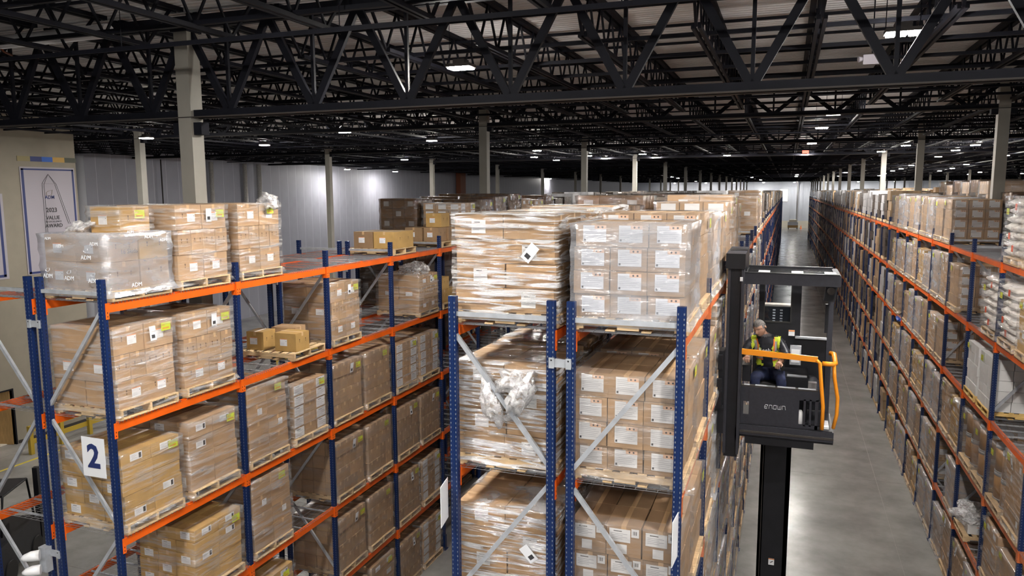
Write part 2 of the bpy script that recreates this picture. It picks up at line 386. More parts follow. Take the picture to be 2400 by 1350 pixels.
# ------------------------------------------------------------------ lamps
def zray(u, v, z):
    d = f2 + r3 * ((u - 1200) / F_PX) + u3 * ((675 - v) / F_PX); return d * (z / d.z)
lb = MB(); lb.box((0, 0, .05), (.42, .30, .05), 'steel_grey'); lb.box((0, 0, .11), (.2, .2, .08), 'steel_grey'); hous = lb.mesh('housing')
lb = MB()
lb.box((0, 0, .012), (.10, .26, .024), 'lamp_glow'); diff = lb.mesh('diffuser')
lb = MB(); lb.tube([(0, 0, 0), (0, 0, 1)], .006, 'steel_black', 4); hang = lb.mesh('hanger_cable')
nl = [0]
def lamp(x, y, z, label, group):
    t = thing('high_bay_light', (x, y, z), label, 'ceiling light', group, (0, 0, 0))
    put('housing', hous, t)
    for k in (-1, 0, 1): put('diffuser', diff, t, (k * .135, 0, 0))
    for k in (-.2, .2): put('hanger_cable', hang, t, (k, 0, .07), None, (1, 1, ZD - z - .06))
near = [((2115, 82), 1.56, 'lit high bay lamp over the truck aisle, just beyond the girder, brightest of all'),
        ((1080, 162), -5.78, 'lit high bay lamp above the aisle between signs two and three'),
        ((343, 325), None, 'lit high bay lamp beside the column in front of the office wall'),
        ((620, 341), None, 'lit high bay lamp hanging before the panelled white wall'),
        ((807, 311), None, 'lit high bay lamp above the slim column near the panelled wall'),
        ((1012, 331), None, 'lit high bay lamp right over the top of a slim column'),
        ((1954, 269), None, 'lit high bay lamp over the truck aisle, second along it'),
        ((1926, 301), None, 'lit high bay lamp over the truck aisle, third along it'),
        ((1903, 337), None, 'lit high bay lamp over the truck aisle, fourth along it'),
        ((1887, 363), None, 'lit high bay lamp below the small red exit lamp over the truck aisle')]
for (u, v), x, lab in near:
    p = zray(u, v, 2.12)
    if x is not None:
        p = zray(u, v, 2.0)
    if u == 343: p = zray(u, v, 1.88)
    lamp(p.x, p.y, H0 + p.z, lab, 'lit high bay lamps')
farl = [(2065, 356), (2123, 342), (2199, 368), (2240, 353), (2286, 341), (2346, 336), (2357, 365), (2136, 388), (2092, 401), (2112, 396), (2202, 401), (2232, 395), (2265, 386), (2330, 398), (2271, 409),
        (2297, 404), (2158, 410), (2061, 412), (2073, 407), (2025, 381), (2008, 391), (1982, 405), (1966, 413), (2121, 418), (2105, 422), (2396, 407), (1259, 354), (1252, 369), (1304, 376), (1417, 372),
        (1289, 419), (1379, 366), (1506, 362), (1536, 370), (1704, 365), (1575, 415), (1589, 418), (1868, 410), (1866, 414), (1631, 425), (1783, 422), (1762, 416), (948, 375)]
cnt_ = {}
for u, v in sorted(farl):
    p = zray(u, v, 2.12)
    if p.length > 230: p = p * (200 / p.length)
    side = 'beyond the truck aisle' if u > 1900 else 'over the far sign three racks' if u > 1450 else 'behind the sign two rack'
    cnt_[side] = cnt_.get(side, 0) + 1
    lamp(p.x, min(p.y, YEND - 3), H0 + p.z, 'small distant lit high bay lamp ' + side + ', ' + ordn(cnt_[side]) + ' from the left', 'distant lamps ' + side)
# the same lamps go on over the part of the hall behind the viewer
for x in (-20.4, -13.1, -5.78, 1.56, 8.9):
    for y in (-9, -1.5, 5.0):
        if x < -20 or (x < -13 and y > -5): continue
        lamp(x, y, H0 + 2.12, 'high bay lamp behind the viewpoint, over the cross aisle', 'lamps over the cross aisle')
for i, y in enumerate((57, 65.5)): lamp(XW + 2.4, y, H0 + 1.95, 'lamp throwing the ' + ('broader' if i == 0 else 'farther') + ' bright scallop on the panelled wall', 'wall scallop lamps')
for i, x in enumerate((-28, -20, -13, -5.8, 1.5, 9, 16, 24, 38, 52)): lamp(x, YEND - 4, H0 + 2.0, 'distant lamp close to the end wall, ' + ordn(i + 1) + ' from the panelled wall', 'end wall lamps')
# unlit emergency unit and red exit lamp
p = zray(2043, 155, 1.95); t = thing('emergency_light', (p.x, p.y, H0 + p.z), 'white unlit emergency light box with two side heads under the roof', 'emergency light')
b = MB(); b.box((0, 0, .1), (.26, .10, .15), 'banner'); b.obj('housing', t)
for s_ in (-1, 1): b = MB(); b.tube([(s_ * .13, 0, .12), (s_ * .20, -.02, .11)], [.03, .05], 'banner', 8); b.obj('lamp_head', t)
b = MB(); b.tube([(0, 0, .2), (0, 0, ZD - H0 - p.z)], .01, 'steel_black', 4); b.obj('hanger_cable', t)
p = zray(1888, 356, 1.9); t = thing('exit_lamp', (p.x, p.y, H0 + p.z), 'small red lit exit lamp over the truck aisle', 'exit lamp'); b = MB(); b.box((0, 0, 0), (.30, .08, .14), 'red_lamp'); b.obj('lens', t); b = MB(); b.tube([(0, 0, .07), (0, 0, ZD - H0 - p.z + .01)], .012, 'steel_black', 4); b.obj('hanger_rod', t)

# ------------------------------------------------------------------ pallet racks
BAY, DF, ZT, ZS = 2.515, 1.0975, H0 - 1.476, 1.5987
lev_z = lambda l: ZT - (l - 1) * ZS               # centre of beam level l (1 = top .. 5), level 6 = floor
base_z = lambda l: lev_z(l) + .068 if l < 6 else 0.0
POST_H = ZT + .375
def post_mesh(det):
    b = MB(); b.box((0, 0, POST_H / 2), (.085, .07, POST_H), 'upright_blue')
    b.box((0, 0, POST_H / 2), (.03, .076, POST_H), 'upright_blue')
    if det:
        z = .2
        while z < POST_H - .04:
            for s_ in (-1, 1):
                x = s_ * .028
                b.quad((x - .004, -.0385, z), (x + .004, -.0385, z), (x + .006, -.0385, z + .020), (x - .006, -.0385, z + .020), 'hole_light')
                b.quad((s_ * .0428, .012 * s_ + .006, z), (s_ * .0428, .012 * s_ - .006, z), (s_ * .0428, .012 * s_ - .007, z + .024), (s_ * .0428, .012 * s_ + .007, z + .024), 'hole_dark')
            z += .0508
    return b.mesh('post')
PM = [post_mesh(True), post_mesh(False)]
b = MB(); b.b2(-.09, .09, -.09, .09, 0, .012, 'upright_blue'); b.b2(-.06, .06, -.05, .05, .012, .4, 'upright_blue'); PLATE = b.mesh('base_plate')
def brace_mesh(sd):
    out = []
    def br(a, c, nm):
        b = MB(); b.bar((a[0], 0, a[1]), (c[0], 0, c[1]), .048, .035, 'galvanised', (0, 1, 0)); 
        for p in (a, c): b.disc((p[0], -.03, p[1]), (0, -1, 0), .011, 'bolt', 8)
        out.append((nm, b.mesh(nm)))
    o, i = sd * -.03, sd * (-DF + .03)      # o at the aisle post, i at the back post
    br((o, H0 - 1.29), (i, H0 - 1.29), 'horizontal_brace')
    z = H0 - 1.52; a = o; c = i
    for k in range(5):
        br((a, z), (c, z - 1.33), 'diagonal_brace'); a, c = c, a; z -= 1.55
    br((o, .25), (i, .25), 'horizontal_brace')
    return out
BR = {1: brace_mesh(1), -1: brace_mesh(-1)}
def beam_mesh(m='beam_orange'):
    b = MB(); b.b2(-.028, .022, .045, BAY - .045, -.065, .04, m); b.b2(-.028, .004, .045, BAY - .045, .04, .062, m)
    for y0, y1 in ((.036, .05), (BAY - .05, BAY - .036)): b.b2(-.05, .045, y0, y1, -.145, .065, m)
    for y0, y1 in ((-.0, .05), (BAY - .05, BAY)):
        b.b2(.043, .050, y0, y1, -.145, .065, m)
        for z in (-.12, -.07): b.quad((.0505, (y0 + y1) / 2 - .008, z), (.0505, (y0 + y1) / 2 + .008, z), (.0505, (y0 + y1) / 2 + .006, z + .02), (.0505, (y0 + y1) / 2 - .006, z + .02), 'hole_dark')
    return b.mesh('beam')
BM, BMW = beam_mesh(), beam_mesh('beam_worn')
def deck_mesh(fine):
    b = MB(); t = .0035
    for c in (.62, 1.83 + .06):
        y0, y1 = c - .57, c + .57 if c < 1 else c + .56
        n = 20 if fine else 10
        for i in range(n + 1):
            y = y0 + (y1 - y0) * i / n
            b.box((-DF / 2, y, .064), (DF + .05, t, t), 'wire'); b.box((.027, y, .050), (t, t * 2.2, .030), 'wire')
        n = 10 if fine else 6
        for i in range(n + 1):
            x = .02 - (DF + .04) * i / n; b.box((x, (y0 + y1) / 2, .060), (t, y1 - y0, t), 'wire')
        for q in (.15, .5, .85): b.box((-DF / 2, y0 + (y1 - y0) * q, .045), (DF - .06, .035, .022), 'galvanised')
    return b.mesh('wire_deck')
DKM = [deck_mesh(True), deck_mesh(False)]
b = MB(); b.box((0, 0, 0), (.24, .03, .085), 'galvanised'); b.box((-.09, -.01, 0), (.055, .03, .11), 'galvanised'); b.box((.09, -.01, 0), (.055, .03, .11), 'galvanised'); b.disc((-.09, -.026, .03), (0, -1, 0), .01, 'hole_dark', 8); b.disc((.09, -.026, .03), (0, -1, 0), .01, 'hole_dark', 8); SPC = b.mesh('row_spacer')
XA, XB, XCc, XDd, XEe, XF = -10.66, -8.254, -3.316, -0.909, 4.035, 6.44
def rack(name_label, x, sd, y0, k0, k1, kd, levels_full=6, spacer=None):
    """x: aisle face of the posts; sd=+1 when the aisle lies on the +X side; bays k0..k1, separate parts up to bay kd"""
    t = thing('pallet_rack', (x, y0, 0), name_label, 'pallet rack', 'long pallet racks')
    for k in range(k0, kd + 1):
        y = k * BAY; far_ = (y0 + y) > 38
        f = put('upright_frame', None, t, (0, y, 0))
        put('post', PM[1 if far_ else 0], f); put('post', PM[1 if far_ else 0], f, (-sd * DF, 0, 0))
        for nm, me in BR[sd]: put(nm, me, f)
        put('base_plate', PLATE, f); put('base_plate', PLATE, f, (-sd * DF, 0, 0))
        if k < kd:
            for l in range(1, 6):
                m_ = BM if (l < 4 or abs(x) > 5) and x != XDd and not (x == XEe and k > 12) else BMW
                put('beam', m_, t, (0, y, lev_z(l)), None, (sd, 1, 1))
                if y0 + y < 45: put('beam', BM, t, (-sd * DF, y, lev_z(l)), None, (-sd, 1, 1))
                put('wire_deck', DKM[0 if y0 + y < 30 else 1], t, (0, y, lev_z(l)), None, (sd, 1, 1))
    if spacer:
        for k in range(k0, min(kd, k0 + 8)):
            for z in (H0 - 1.74, H0 - 5.0, H0 - 8.2): put('row_spacer', SPC, t, (spacer, k * BAY - .03, z))
    if k1 > kd:
        b = MB()
        for k in range(kd, k1 + 1):
            y = k * BAY
            b.box((0, y, POST_H / 2), (.085, .07, POST_H), 'upright_blue'); b.box((-sd * DF, y, POST_H / 2), (.085, .07, POST_H), 'upright_blue')
            if k < k1:
                for l in range(1, 6): b.box((0, y + BAY / 2, lev_z(l)), (.05, BAY - .07, .12), 'beam_worn'); b.box((-sd * DF / 2, y + BAY / 2, lev_z(l) + .06), (DF, BAY - .1, .02), 'wire')
        b.obj('far_bays', t, kind='stuff')
    return t
YB0, YE0 = 7.21, 7.06
RK = {}
RK['A'] = rack('blue and orange pallet rack backing onto the sign two rack, nearer the office wall', XA, -1, YB0, 0, 40, 14)
RK['B'] = rack('blue and orange pallet rack that carries the sign with numeral two', XB, 1, YB0, 0, 50, 14, spacer=-DF - .1055)
RK['C'] = rack('blue and orange pallet rack that carries the sign with numeral three', XCc, -1, YB0 + .05, 0, 50, 14, spacer=DF + .1055)
RK['D'] = rack('blue and orange pallet rack right beside the lift truck mast', XDd, 1, YB0 + .05, 0, 59, 24)
RK['E'] = rack('long pallet rack lining the far side of the truck aisle', XEe, -1, YE0, 2, 60, 26)
RK['F'] = rack('pallet rack backing onto the long rack of the truck aisle', XF, 1, YE0, 3, 60, 12)
# signs
def sign(x0, x1, y, z0, z1, word, lab, tilt=0.0):
    t = thing('rack_sign', ((x0 + x1) / 2, y, (z0 + z1) / 2), lab, 'sign', None, (0, 0, tilt)); wd = abs(x1 - x0); h = z1 - z0
    b = MB(); b.box((0, 0, 0), (wd, .006, h), 'paper'); b.obj('sign_plate', t)
    if word: text(word, h * .82, 'navy', (0, -.005, 0), FACE_Y, t, 'digit', bold=.03)
    return t
sign(-8.70, -8.30, YB0 - .09, H0 - 3.74, H0 - 3.20, '2', 'white aisle sign with dark blue numeral two on the rack post')
t = thing('rack_sign', (-3.385, YB0 - .10, H0 - 3.36), 'white aisle sign with numeral three seen edge-on on its blue post', 'sign', None, (0, 0, math.radians(-80)))
b = MB(); b.box((0, 0, 0), (.30, .006, .46), 'paper'); b.obj('sign_plate', t); text('3', .36, 'navy', (0, -.005, 0), FACE_Y, t, 'digit')
t = thing('rack_sign', (-.90, YB0 - .10, H0 - 3.38), 'blank white aisle sign seen edge-on on the post beside the lift truck', 'sign', None, (0, 0, math.radians(86)))
b = MB(); b.box((0, 0, 0), (.30, .006, .46), 'paper'); b.obj('sign_plate', t)
# warning lamp pair on the outer post
t = thing('aisle_sensor', (-9.60, YB0 - .12, H0 - 5.08), 'pair of white bullet-shaped aisle sensors clamped to the rack post', 'sensor')
b = MB(); b.box((.02, .05, .0), (.13, .10, .36), 'galvanised'); b.obj('bracket', t)
for z in (.10, -.11):
    b = MB(); b.tube([(.04, -.05, z), (-.04, -.12, z), (-.10, -.17, z - .01), (-.13, -.20, z - .015)], [.075, .07, .05, .02], 'white_plastic', 12); b.obj('sensor_head', t)

# ------------------------------------------------------------------ pallet loads
def rnd(a, b_): return R.uniform(a, b_)
PW, PD, PH = 1.02, 1.20, .140      # along the aisle, into the rack, height
def pallet_parts(wood='wood'):
    """deck boards run along the aisle (y); three stringers run into the rack (x)"""
    L = []
    n = 7
    for i in range(n):
        b = MB(); wd = .12 if i in (0, n - 1) else .095; b.box((0, 0, 0), (wd, PW, .018), wood); L.append(('deck_board', b.mesh('deck_board'), (-PD / 2 + .06 + (PD - .12) * i / (n - 1), 0, PH - .009)))
    for i in (0, 1, 2):
        b = MB(); y = (-PW / 2 + .02, 0, PW / 2 - .02)[i]
        b.box((0, 0, .018), (PD, .038, .066), wood)
        for xx in (-.53, 0, .53): b.box((xx, 0, -.033), (.14 if xx else .22, .038, .04), wood)
        L.append(('stringer', b.mesh('stringer'), (0, y, .070)))
    for i in range(4):
        b = MB(); b.box((0, 0, 0), (.095, PW, .016), wood); L.append(('bottom_board', b.mesh('bottom_board'), (-PD / 2 + .05 + (PD - .1) * i / 3, 0, .008)))
    return L
PP = {'wood': pallet_parts('wood'), 'wood_yellow': pallet_parts('wood_yellow')}
def pallet_one(wood):
    b = MB()
    for nm, me, loc in PP[wood]:
        n = len(b.v); b.v += [(v.co.x + loc[0], v.co.y + loc[1], v.co.z + loc[2]) for v in me.vertices]
        for p in me.polygons: b.f.append(tuple(n + j for j in p.vertices)); b.m.append(b.mi(wood)); b.smooth.append(False)
    return b.mesh('pallet')
PONE = {k: pallet_one(k) for k in PP}
_cm = {}
def shipping_label(wd, h, kind):
    """a label on a face looking at -Y, centred on the origin"""
    key = ('lab', round(wd, 3), round(h, 3), kind)
    if key in _cm: return _cm[key]
    b = MB(); e = -.0015
    def q(x0, x1, z0, z1, m, d=0): b.quad((x0, e - d, z0), (x1, e - d, z0), (x1, e - d, z1), (x0, e - d, z1), m)
    b.box((0, 0, 0), (wd, .002, h), 'paper')
    if kind == 'orange':
        q(-wd / 2, wd / 2, h / 2 - .012, h / 2, 'label_orange'); q(wd * .32, wd * .40, h * .12, h * .2, 'ink')
        for i in range(3): q(-wd * .4, wd * .1, -h * .1 - i * h * .12, -h * .08 - i * h * .12, 'paper_print')
    elif kind == 'big':
        q(0, wd / 2, h * .28, h / 2, 'label_peach')
        for dx in (.16, .34): b.poly([(wd * (dx + .045 * math.cos(a)), e - .001, h * .39 + wd * .045 * math.sin(a)) for a in [PI / 3 * i for i in range(6)]], 'ink')
        for i in range(7): q(-wd * .44, wd * (.05 if i < 2 else .42 - .07 * (i % 3)), h * (.34 - i * .11), h * (.355 - i * .11), 'paper_print', .0005)
        q(-wd * .46, -wd * .38, -h * .44, -h * .32, 'ink', .0005)
    elif kind == 'ink':
        q(wd * .22, wd * .42, -h * .36, h * .36, 'ink')
        for i in range(4): q(-wd * .4, -wd * .1 + wd * .15 * (i % 2), h * (.25 - i * .15), h * (.28 - i * .15), 'paper_print')
    elif kind == 'bar':
        q(-wd * .3, wd * .1, h * .3, h * .36, 'ink')
        for i in range(4): q(-wd * .42, wd * .36 - .05 * (i % 2), h * (.12 - i * .13), h * (.15 - i * .13), 'paper_print')
    elif kind == 'barcode':
        for i in range(7): q(-wd * .3 + i * wd * .085, -wd * .3 + i * wd * .085 + wd * (.02 + .02 * (i % 3)), -h * .2, h * .25, 'ink')
    me = b.mesh('shipping_label'); _cm[key] = me; return me
def carton_mesh(sx, sy, sz, m='cardboard', tape=True, marks=0, baked=()):
    sx -= .006; sy -= .006
    key = (round(sx, 3), round(sy, 3), round(sz, 3), m, tape, marks, baked)
    if key in _cm: return _cm[key]
    b = MB(); g = .004
    b.box((0, 0, sz / 2), (sx - g, sy - g, sz - .006), m)
    e = .0008
    X, Y = sx / 2 - g / 2, sy / 2 - g / 2
    if m != 'carton_white':
        # taped centre seam over the top and down two ends
        long_x = sx >= sy
        if tape:
            if long_x:
                b.quad((-X, -.026, sz - .0005), (X, -.026, sz - .0005), (X, .026, sz - .0005), (-X, .026, sz - .0005), 'tape')
                for s_ in (-1, 1): b.quad((s_ * (X + e), s_ * -.026, sz - .07), (s_ * (X + e), s_ * .026, sz - .07), (s_ * (X + e), s_ * .026, sz - .001), (s_ * (X + e), s_ * -.026, sz - .001), 'tape')
            else:
                b.quad((-.026, -Y, sz - .0005), (.026, -Y, sz - .0005), (.026, Y, sz - .0005), (-.026, Y, sz - .0005), 'tape')
                for s_ in (-1, 1): b.quad((s_ * -.026, s_ * (Y + e), sz - .001), (s_ * .026, s_ * (Y + e), sz - .001), (s_ * .026, s_ * (Y + e), sz - .07), (s_ * -.026, s_ * (Y + e), sz - .07), 'tape')
    if marks:
        for s_ in (-1, 1):
            for q in (-.22, .22):
                y = q * sy; b.quad((s_ * (X + e), y - .010 * s_, sz * .58), (s_ * (X + e), y + .010 * s_, sz * .58), (s_ * (X + e), y + .010 * s_, sz * .66), (s_ * (X + e), y - .010 * s_, sz * .66), 'seam')
                b.quad((s_ * (X + e), y - .006 * s_, sz * .48), (s_ * (X + e), y + .006 * s_, sz * .48), (s_ * (X + e), y + .006 * s_, sz * .55), (s_ * (X + e), y - .006 * s_, sz * .55), 'seam')
    for (face, u, v, wd, h, kd) in baked:
        if face == 'y': b.quad((u - wd / 2, -Y - .001, v - h / 2), (u + wd / 2, -Y - .001, v - h / 2), (u + wd / 2, -Y - .001, v + h / 2), (u - wd / 2, -Y - .001, v + h / 2), 'paper')
        else:
            s_ = 1 if face == 'x' else -1; xx = s_ * (X + .001)
            b.quad((xx, s_ * (u - wd / 2), v - h / 2), (xx, s_ * (u + wd / 2), v - h / 2), (xx, s_ * (u + wd / 2), v + h / 2), (xx, s_ * (u - wd / 2), v + h / 2), 'paper')
            if kd == 'orange': b.quad((xx + s_ * .0005, s_ * (u - wd / 2), v + h / 2 - .012), (xx + s_ * .0005, s_ * (u + wd / 2), v + h / 2 - .012), (xx + s_ * .0005, s_ * (u + wd / 2), v + h / 2), (xx + s_ * .0005, s_ * (u - wd / 2), v + h / 2), 'label_orange')
    me = b.mesh('carton'); _cm[key] = me; return me
def wrap_mesh(wx, wy, z0, z1, matn, seed, flare=.05, topcover=.16, full=False, wob=.012):
    b = MB(); rg = random.Random(seed); nz_, ns = 11, 10
    pts = []
    def ring(ex, z, amp):
        hx, hy = wx / 2 + ex, wy / 2 + ex; P = []; r = .02
        for s_ in range(4):
            for i in range(ns):
                t_ = i / ns
                x, y = [(-hx + 2 * hx * t_, -hy), (hx, -hy + 2 * hy * t_), (hx - 2 * hx * t_, hy), (-hx, hy - 2 * hy * t_)][s_]
                n_ = noise.noise(Vector((x * 3 + seed, y * 3, z * 4 + seed))) * amp
                l_ = math.hypot(x, y); P.append((x + x / l_ * n_ + rg.uniform(-.3, .3) * amp * .3, y + y / l_ * n_, z + (n_ * 1.2 if 0 < z - z0 < z1 - z0 - .02 else 0)))
        return P
    rings = [ring(.02 + flare, z0 - .085, .02), ring(.012 + flare * .5, z0 - .02, .02)]
    for i in range(nz_): rings.append(ring(.024 + .01 * (1 if i % 3 == 1 else 0), z0 + .02 + (z1 - z0 - .02) * i / (nz_ - 1), wob))
    rings.append(ring(-.03, z1 + .012, .012)); rings.append(ring(-topcover, z1 + .014, .02))
    n = 4 * ns; k = b.mi(matn)
    for P in rings: b.v += P
    for i in range(len(rings) - 1):
        for j in range(n):
            a, c = i * n + j, i * n + (j + 1) % n
            b.f.append((a, c, c + n, a + n)); b.m.append(k); b.smooth.append(True)
    if full: b.f.append(tuple((len(rings) - 1) * n + j for j in range(n))); b.m.append(k); b.smooth.append(True)
    return b.mesh('stretch_wrap')
def tag_mesh():
    b = MB(); b.box((0, 0, 0), (.17, .002, .115), 'yellow_tag')
    for i in range(6): b.quad((-.06 + i * .02, -.0015, -.035), (-.048 + i * .02, -.0015, -.035), (-.048 + i * .02, -.0015, -.012), (-.06 + i * .02, -.0015, -.012), 'red_print')
    b.quad((-.07, -.0015, .02), (-.02, -.0015, .02), (-.02, -.0015, .026), (-.07, -.0015, .026), 'red_print')
    return b.mesh('yellow_tag')
TAG = tag_mesh()
b = MB(); b.box((0, 0, 0), (.11, .002, .20), 'paper'); b.quad((-.03, -.0015, -.07), (.03, -.0015, -.07), (.03, -.0015, -.02), (-.03, -.0015, -.02), 'ink'); SHEET = b.mesh('packing_slip')
def blob_mesh(seed, matn, sx, sy, sz, rough_=.35, n=3):
    import bmesh
    bm = bmesh.new(); bmesh.ops.create_icosphere(bm, subdivisions=n, radius=1)
    for v in bm.verts:
        d = 1 + rough_ * noise.noise(v.co * 1.7 + Vector((seed, 0, 0))) + rough_ * .6 * noise.noise(v.co * 5 + Vector((0, seed, 0)))
        v.co = Vector((v.co.x * sx * d, v.co.y * sy * d, v.co.z * sz * d))
    me = bpy.data.meshes.new('loose_film'); bm.to_mesh(me); bm.free(); me.materials.append(MATS[matn])
    for p in me.polygons: p.use_smooth = (seed % 2 == 0)
    return me
BLOB = [blob_mesh(2, 'film_loose', .17, .15, .13, .6), blob_mesh(4, 'film_loose', .10, .16, .26, .5), blob_mesh(3, 'film_loose', .42, .42, .26, .45, 4)]

# kinds of load: nx (into the rack), ny (along the aisle), tiers, tier height, material, film, label rule
TYPES = {
 'big3':   dict(nx=2, ny=2, nz=3, h=.365, m='cardboard', film='film_clear', lab='orange', alt=True, marks=1, tag=1, slip=1, look='three tiers of large brown cartons with orange-topped labels'),
 'med4':   dict(nx=3, ny=2, nz=4, h=.265, m='cardboard', film='film_clear', lab='ink', tag=1, slip=0, look='four tiers of brown cartons with white labels'),
 'small5': dict(nx=3, ny=2, nz=5, h=.195, m='cardboard_gold', film='film_clear', lab='ink', tag=1, look='five tiers of flat golden brown cartons'),
 'tall4':  dict(nx=2, ny=2, nz=4, h=.31, m='cardboard', film='film_clear', lab='bar', tag=1, slip=1, look='four tiers of bulging plain brown cartons'),
 'whitelab': dict(nx=3, ny=3, nz=5, h=.20, m='cardboard', film='film_clear', lab='whitecol', tag=1, look='five tiers of cartons with a column of white labels'),
 'strap':  dict(nx=4, ny=4, nz=4, h=.27, m='cardboard', film='film_plain', lab='', tag=1, slip=1, look='narrow upright brown cartons, four tiers'),
 'side34': dict(nx=3, ny=2, nz=4, h=.238, m='cardboard', film='film_hazy', lab='big', tag=0, look='hazy wrapped cartons with big white labels'),
 'side34c': dict(nx=3, ny=2, nz=4, h=.255, m='cardboard', film='film_plain', lab='big', tag=1, look='four tiers of cartons with big white labels'),
 'side3':  dict(nx=3, ny=2, nz=3, h=.34, m='cardboard_dark', film='film_plain', lab='two', tag=0, look='large brown cartons with several labels each'),
 'shiny':  dict(nx=2, ny=2, nz=4, h=.258, m='cardboard', film='film_shiny', lab='bar', tag=0, full=True, look='tan cartons under glossy film'),
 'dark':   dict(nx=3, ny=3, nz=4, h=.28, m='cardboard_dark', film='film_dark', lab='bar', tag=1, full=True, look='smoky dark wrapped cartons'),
 'haze':   dict(nx=2, ny=2, nz=4, h=.28, m='cardboard', film='film_hazy', lab='', tag=1, full=True, look='milky white wrapped cartons'),
 'white':  dict(nx=3, ny=3, nz=5, h=.215, m='carton_white', film=None, lab='', tag=1, look='five tiers of white cartons'),
}
PROTO = {}
def proto(kind, sd, lod, var):
    key = (kind, sd, lod, var)
    if key in PROTO: return PROTO[key]
    T = TYPES[kind]; S = []; rg = random.Random(hash((kind == 'big3', var, T['nz'], T['nx'], sd)) % 9973)
    nx, ny, nz_, h = T['nx'], T['ny'], T['nz'], T['h']; WX, WY = 1.12, 1.02
    lod0 = lod == 0
    stack = MB()
    for k in range(nz_):
        cx, cy_ = (nx, ny) if not (T.get('alt') and k % 2 == 1) else (ny, nx + 2)
        sx, sy = WX / cx, WY / cy_
        ox, oy = rg.uniform(-.012, .012), rg.uniform(-.012, .012)
        for i in range(cx):
            for j in range(cy_):
                aisle = (i == cx - 1) if sd > 0 else (i == 0)
                if not (aisle or j == 0 or k == nz_ - 1): continue
                x, y = -WX / 2 + sx * (i + .5) + ox + rg.uniform(-.005, .005), -WY / 2 + sy * (j + .5) + oy + rg.uniform(-.005, .005); z = PH + k * h
                L = []; L2 = []; lb_ = T['lab']; ax = 'x' if sd > 0 else '-x'
                if lb_ == 'orange':
                    if aisle and not (k % 2): L.append((ax, 0 if j else .05, h * .5, .15, .13, 'orange'))
                    if j == 0 and k % 2: L.append(('y', 0, h * .5, .18, .13, 'orange'))
                elif lb_ == 'ink':
                    if aisle and (k == nz_ - 1 or (k * 3 + j * 5 + var) % 4 == 0): L.append((ax, 0, h * .55, .20, .10, 'ink'))
                    if j == 0 and (k + i) % 2 == 0: L.append(('y', 0, h * .5, .18, h * .6, 'bar'))
                elif lb_ == 'bar':
                    if aisle and (k + j + var) % 3 == 0: L.append((ax, .06, h * .55, .11, .11, 'bar'))
                    if j == 0 and (k + i) % 2: L.append(('y', 0, h * .5, .16, .14, 'bar'))
                elif lb_ == 'whitecol':
                    if aisle and j != 1: L.append((ax, 0, h * .5, sy * .8, h * .85, 'bar'))
                    if j == 0: L.append(('y', 0, h * .5, sx * .6, h * .7, 'bar'))
                elif lb_ == 'big':
                    if j == 0: L.append(('y', .01, h * .56, .235, h * .70, 'big'))
                elif lb_ == 'two':
                    if j == 0: L += [('y', -.04, h * .68, .22, .14, 'bar'), ('y', -.02, h * .25, .11, .10, 'plain'), ('y', .12, h * .80, .08, .09, 'barcode')]
                baked = tuple((f_, round(u, 3), round(v, 3), round(wd, 3), round(hh, 3), kd) for f_, u, v, wd, hh, kd in L) if not lod0 else ()
                me = carton_mesh(sx, sy, h, T['m'], True, T.get('marks', 0), baked)
                if lod == 2:
                    n = len(stack.v); stack.v += [(v.co.x + x, v.co.y + y, v.co.z + z) for v in me.vertices]
                    for p in me.polygons: stack.f.append(tuple(n + q for q in p.vertices)); stack.m.append(stack.mi(me.materials[p.material_index].name)); stack.smooth.append(False)
                    continue
                subs = []
                if lod0:
                    for f_, u, v, wd, hh, kd in L:
                        if f_ == 'y': subs.append(('shipping_label', shipping_label(wd, hh, kd), (u, -sy / 2 + .0015, v), None))
                        else: s_ = 1 if f_ == 'x' else -1; subs.append(('shipping_label', shipping_label(wd, hh, kd), (s_ * (sx / 2 - .0015), u, v), (0, 0, s_ * PI / 2)))
                S.append(('carton', me, (x, y, z), (0, 0, rg.uniform(-.012, .012)), subs))
    if lod == 2: S.append(('carton_stack', stack.mesh('carton_stack'), (0, 0, 0), None, 'stuff'))
    top = PH + nz_ * h
    if T['film']: S.append(('stretch_wrap', wrap_mesh(WX + .01, WY + .01, PH, top, T['film'], 3 + var * 7 + nz_, full=T.get('full', False)), (0, 0, 0), None, []))
    s_ = sd
    if T.get('tag'): S.append(('yellow_tag', TAG, (s_ * (WX / 2 + .028), .36 - .1 * (var % 2), top - .10 - .02 * (var % 3)), (0, 0, s_ * PI / 2), []))
    if T.get('slip') and var % 2 == 0: S.append(('packing_slip', SHEET, (s_ * (WX / 2 + .03), .12, top - .16), (rg.uniform(-.2, .2), 0, s_ * PI / 2), []))
    PROTO[key] = (S, top); return PROTO[key]
ROWTXT = {'A': 'rack behind sign two', 'B': 'sign two rack', 'C': 'sign three rack', 'D': 'lift truck rack', 'E': 'long aisle rack', 'F': 'rack behind long aisle'}
LEVTXT = {1: 'top level', 2: 'second level', 3: 'third level', 4: 'fourth level', 5: 'lowest beam', 6: 'floor'}
FRONT = {'A': (XA, -1), 'B': (XB, 1), 'C': (XCc, -1), 'D': (XDd, 1), 'E': (XEe, -1), 'F': (XF, 1)}
def slot_loc(row, l, k, s_):
    x, sd = FRONT[row]; y0 = YE0 if row in 'EF' else (YB0 if row in 'AB' else YB0 + .05)
    return Vector((x - sd * DF / 2, y0 + k * BAY + (.625 if s_ == 0 else 1.83), base_z(l))), sd
def where(row, l, k, s_):
    kk = k + 1 if row not in 'EF' else k - 1
    return '%s, %s bay of %s, %s slot' % (LEVTXT[l], ordn(kk), ROWTXT[row], 'near' if s_ == 0 else 'far')
used = set()
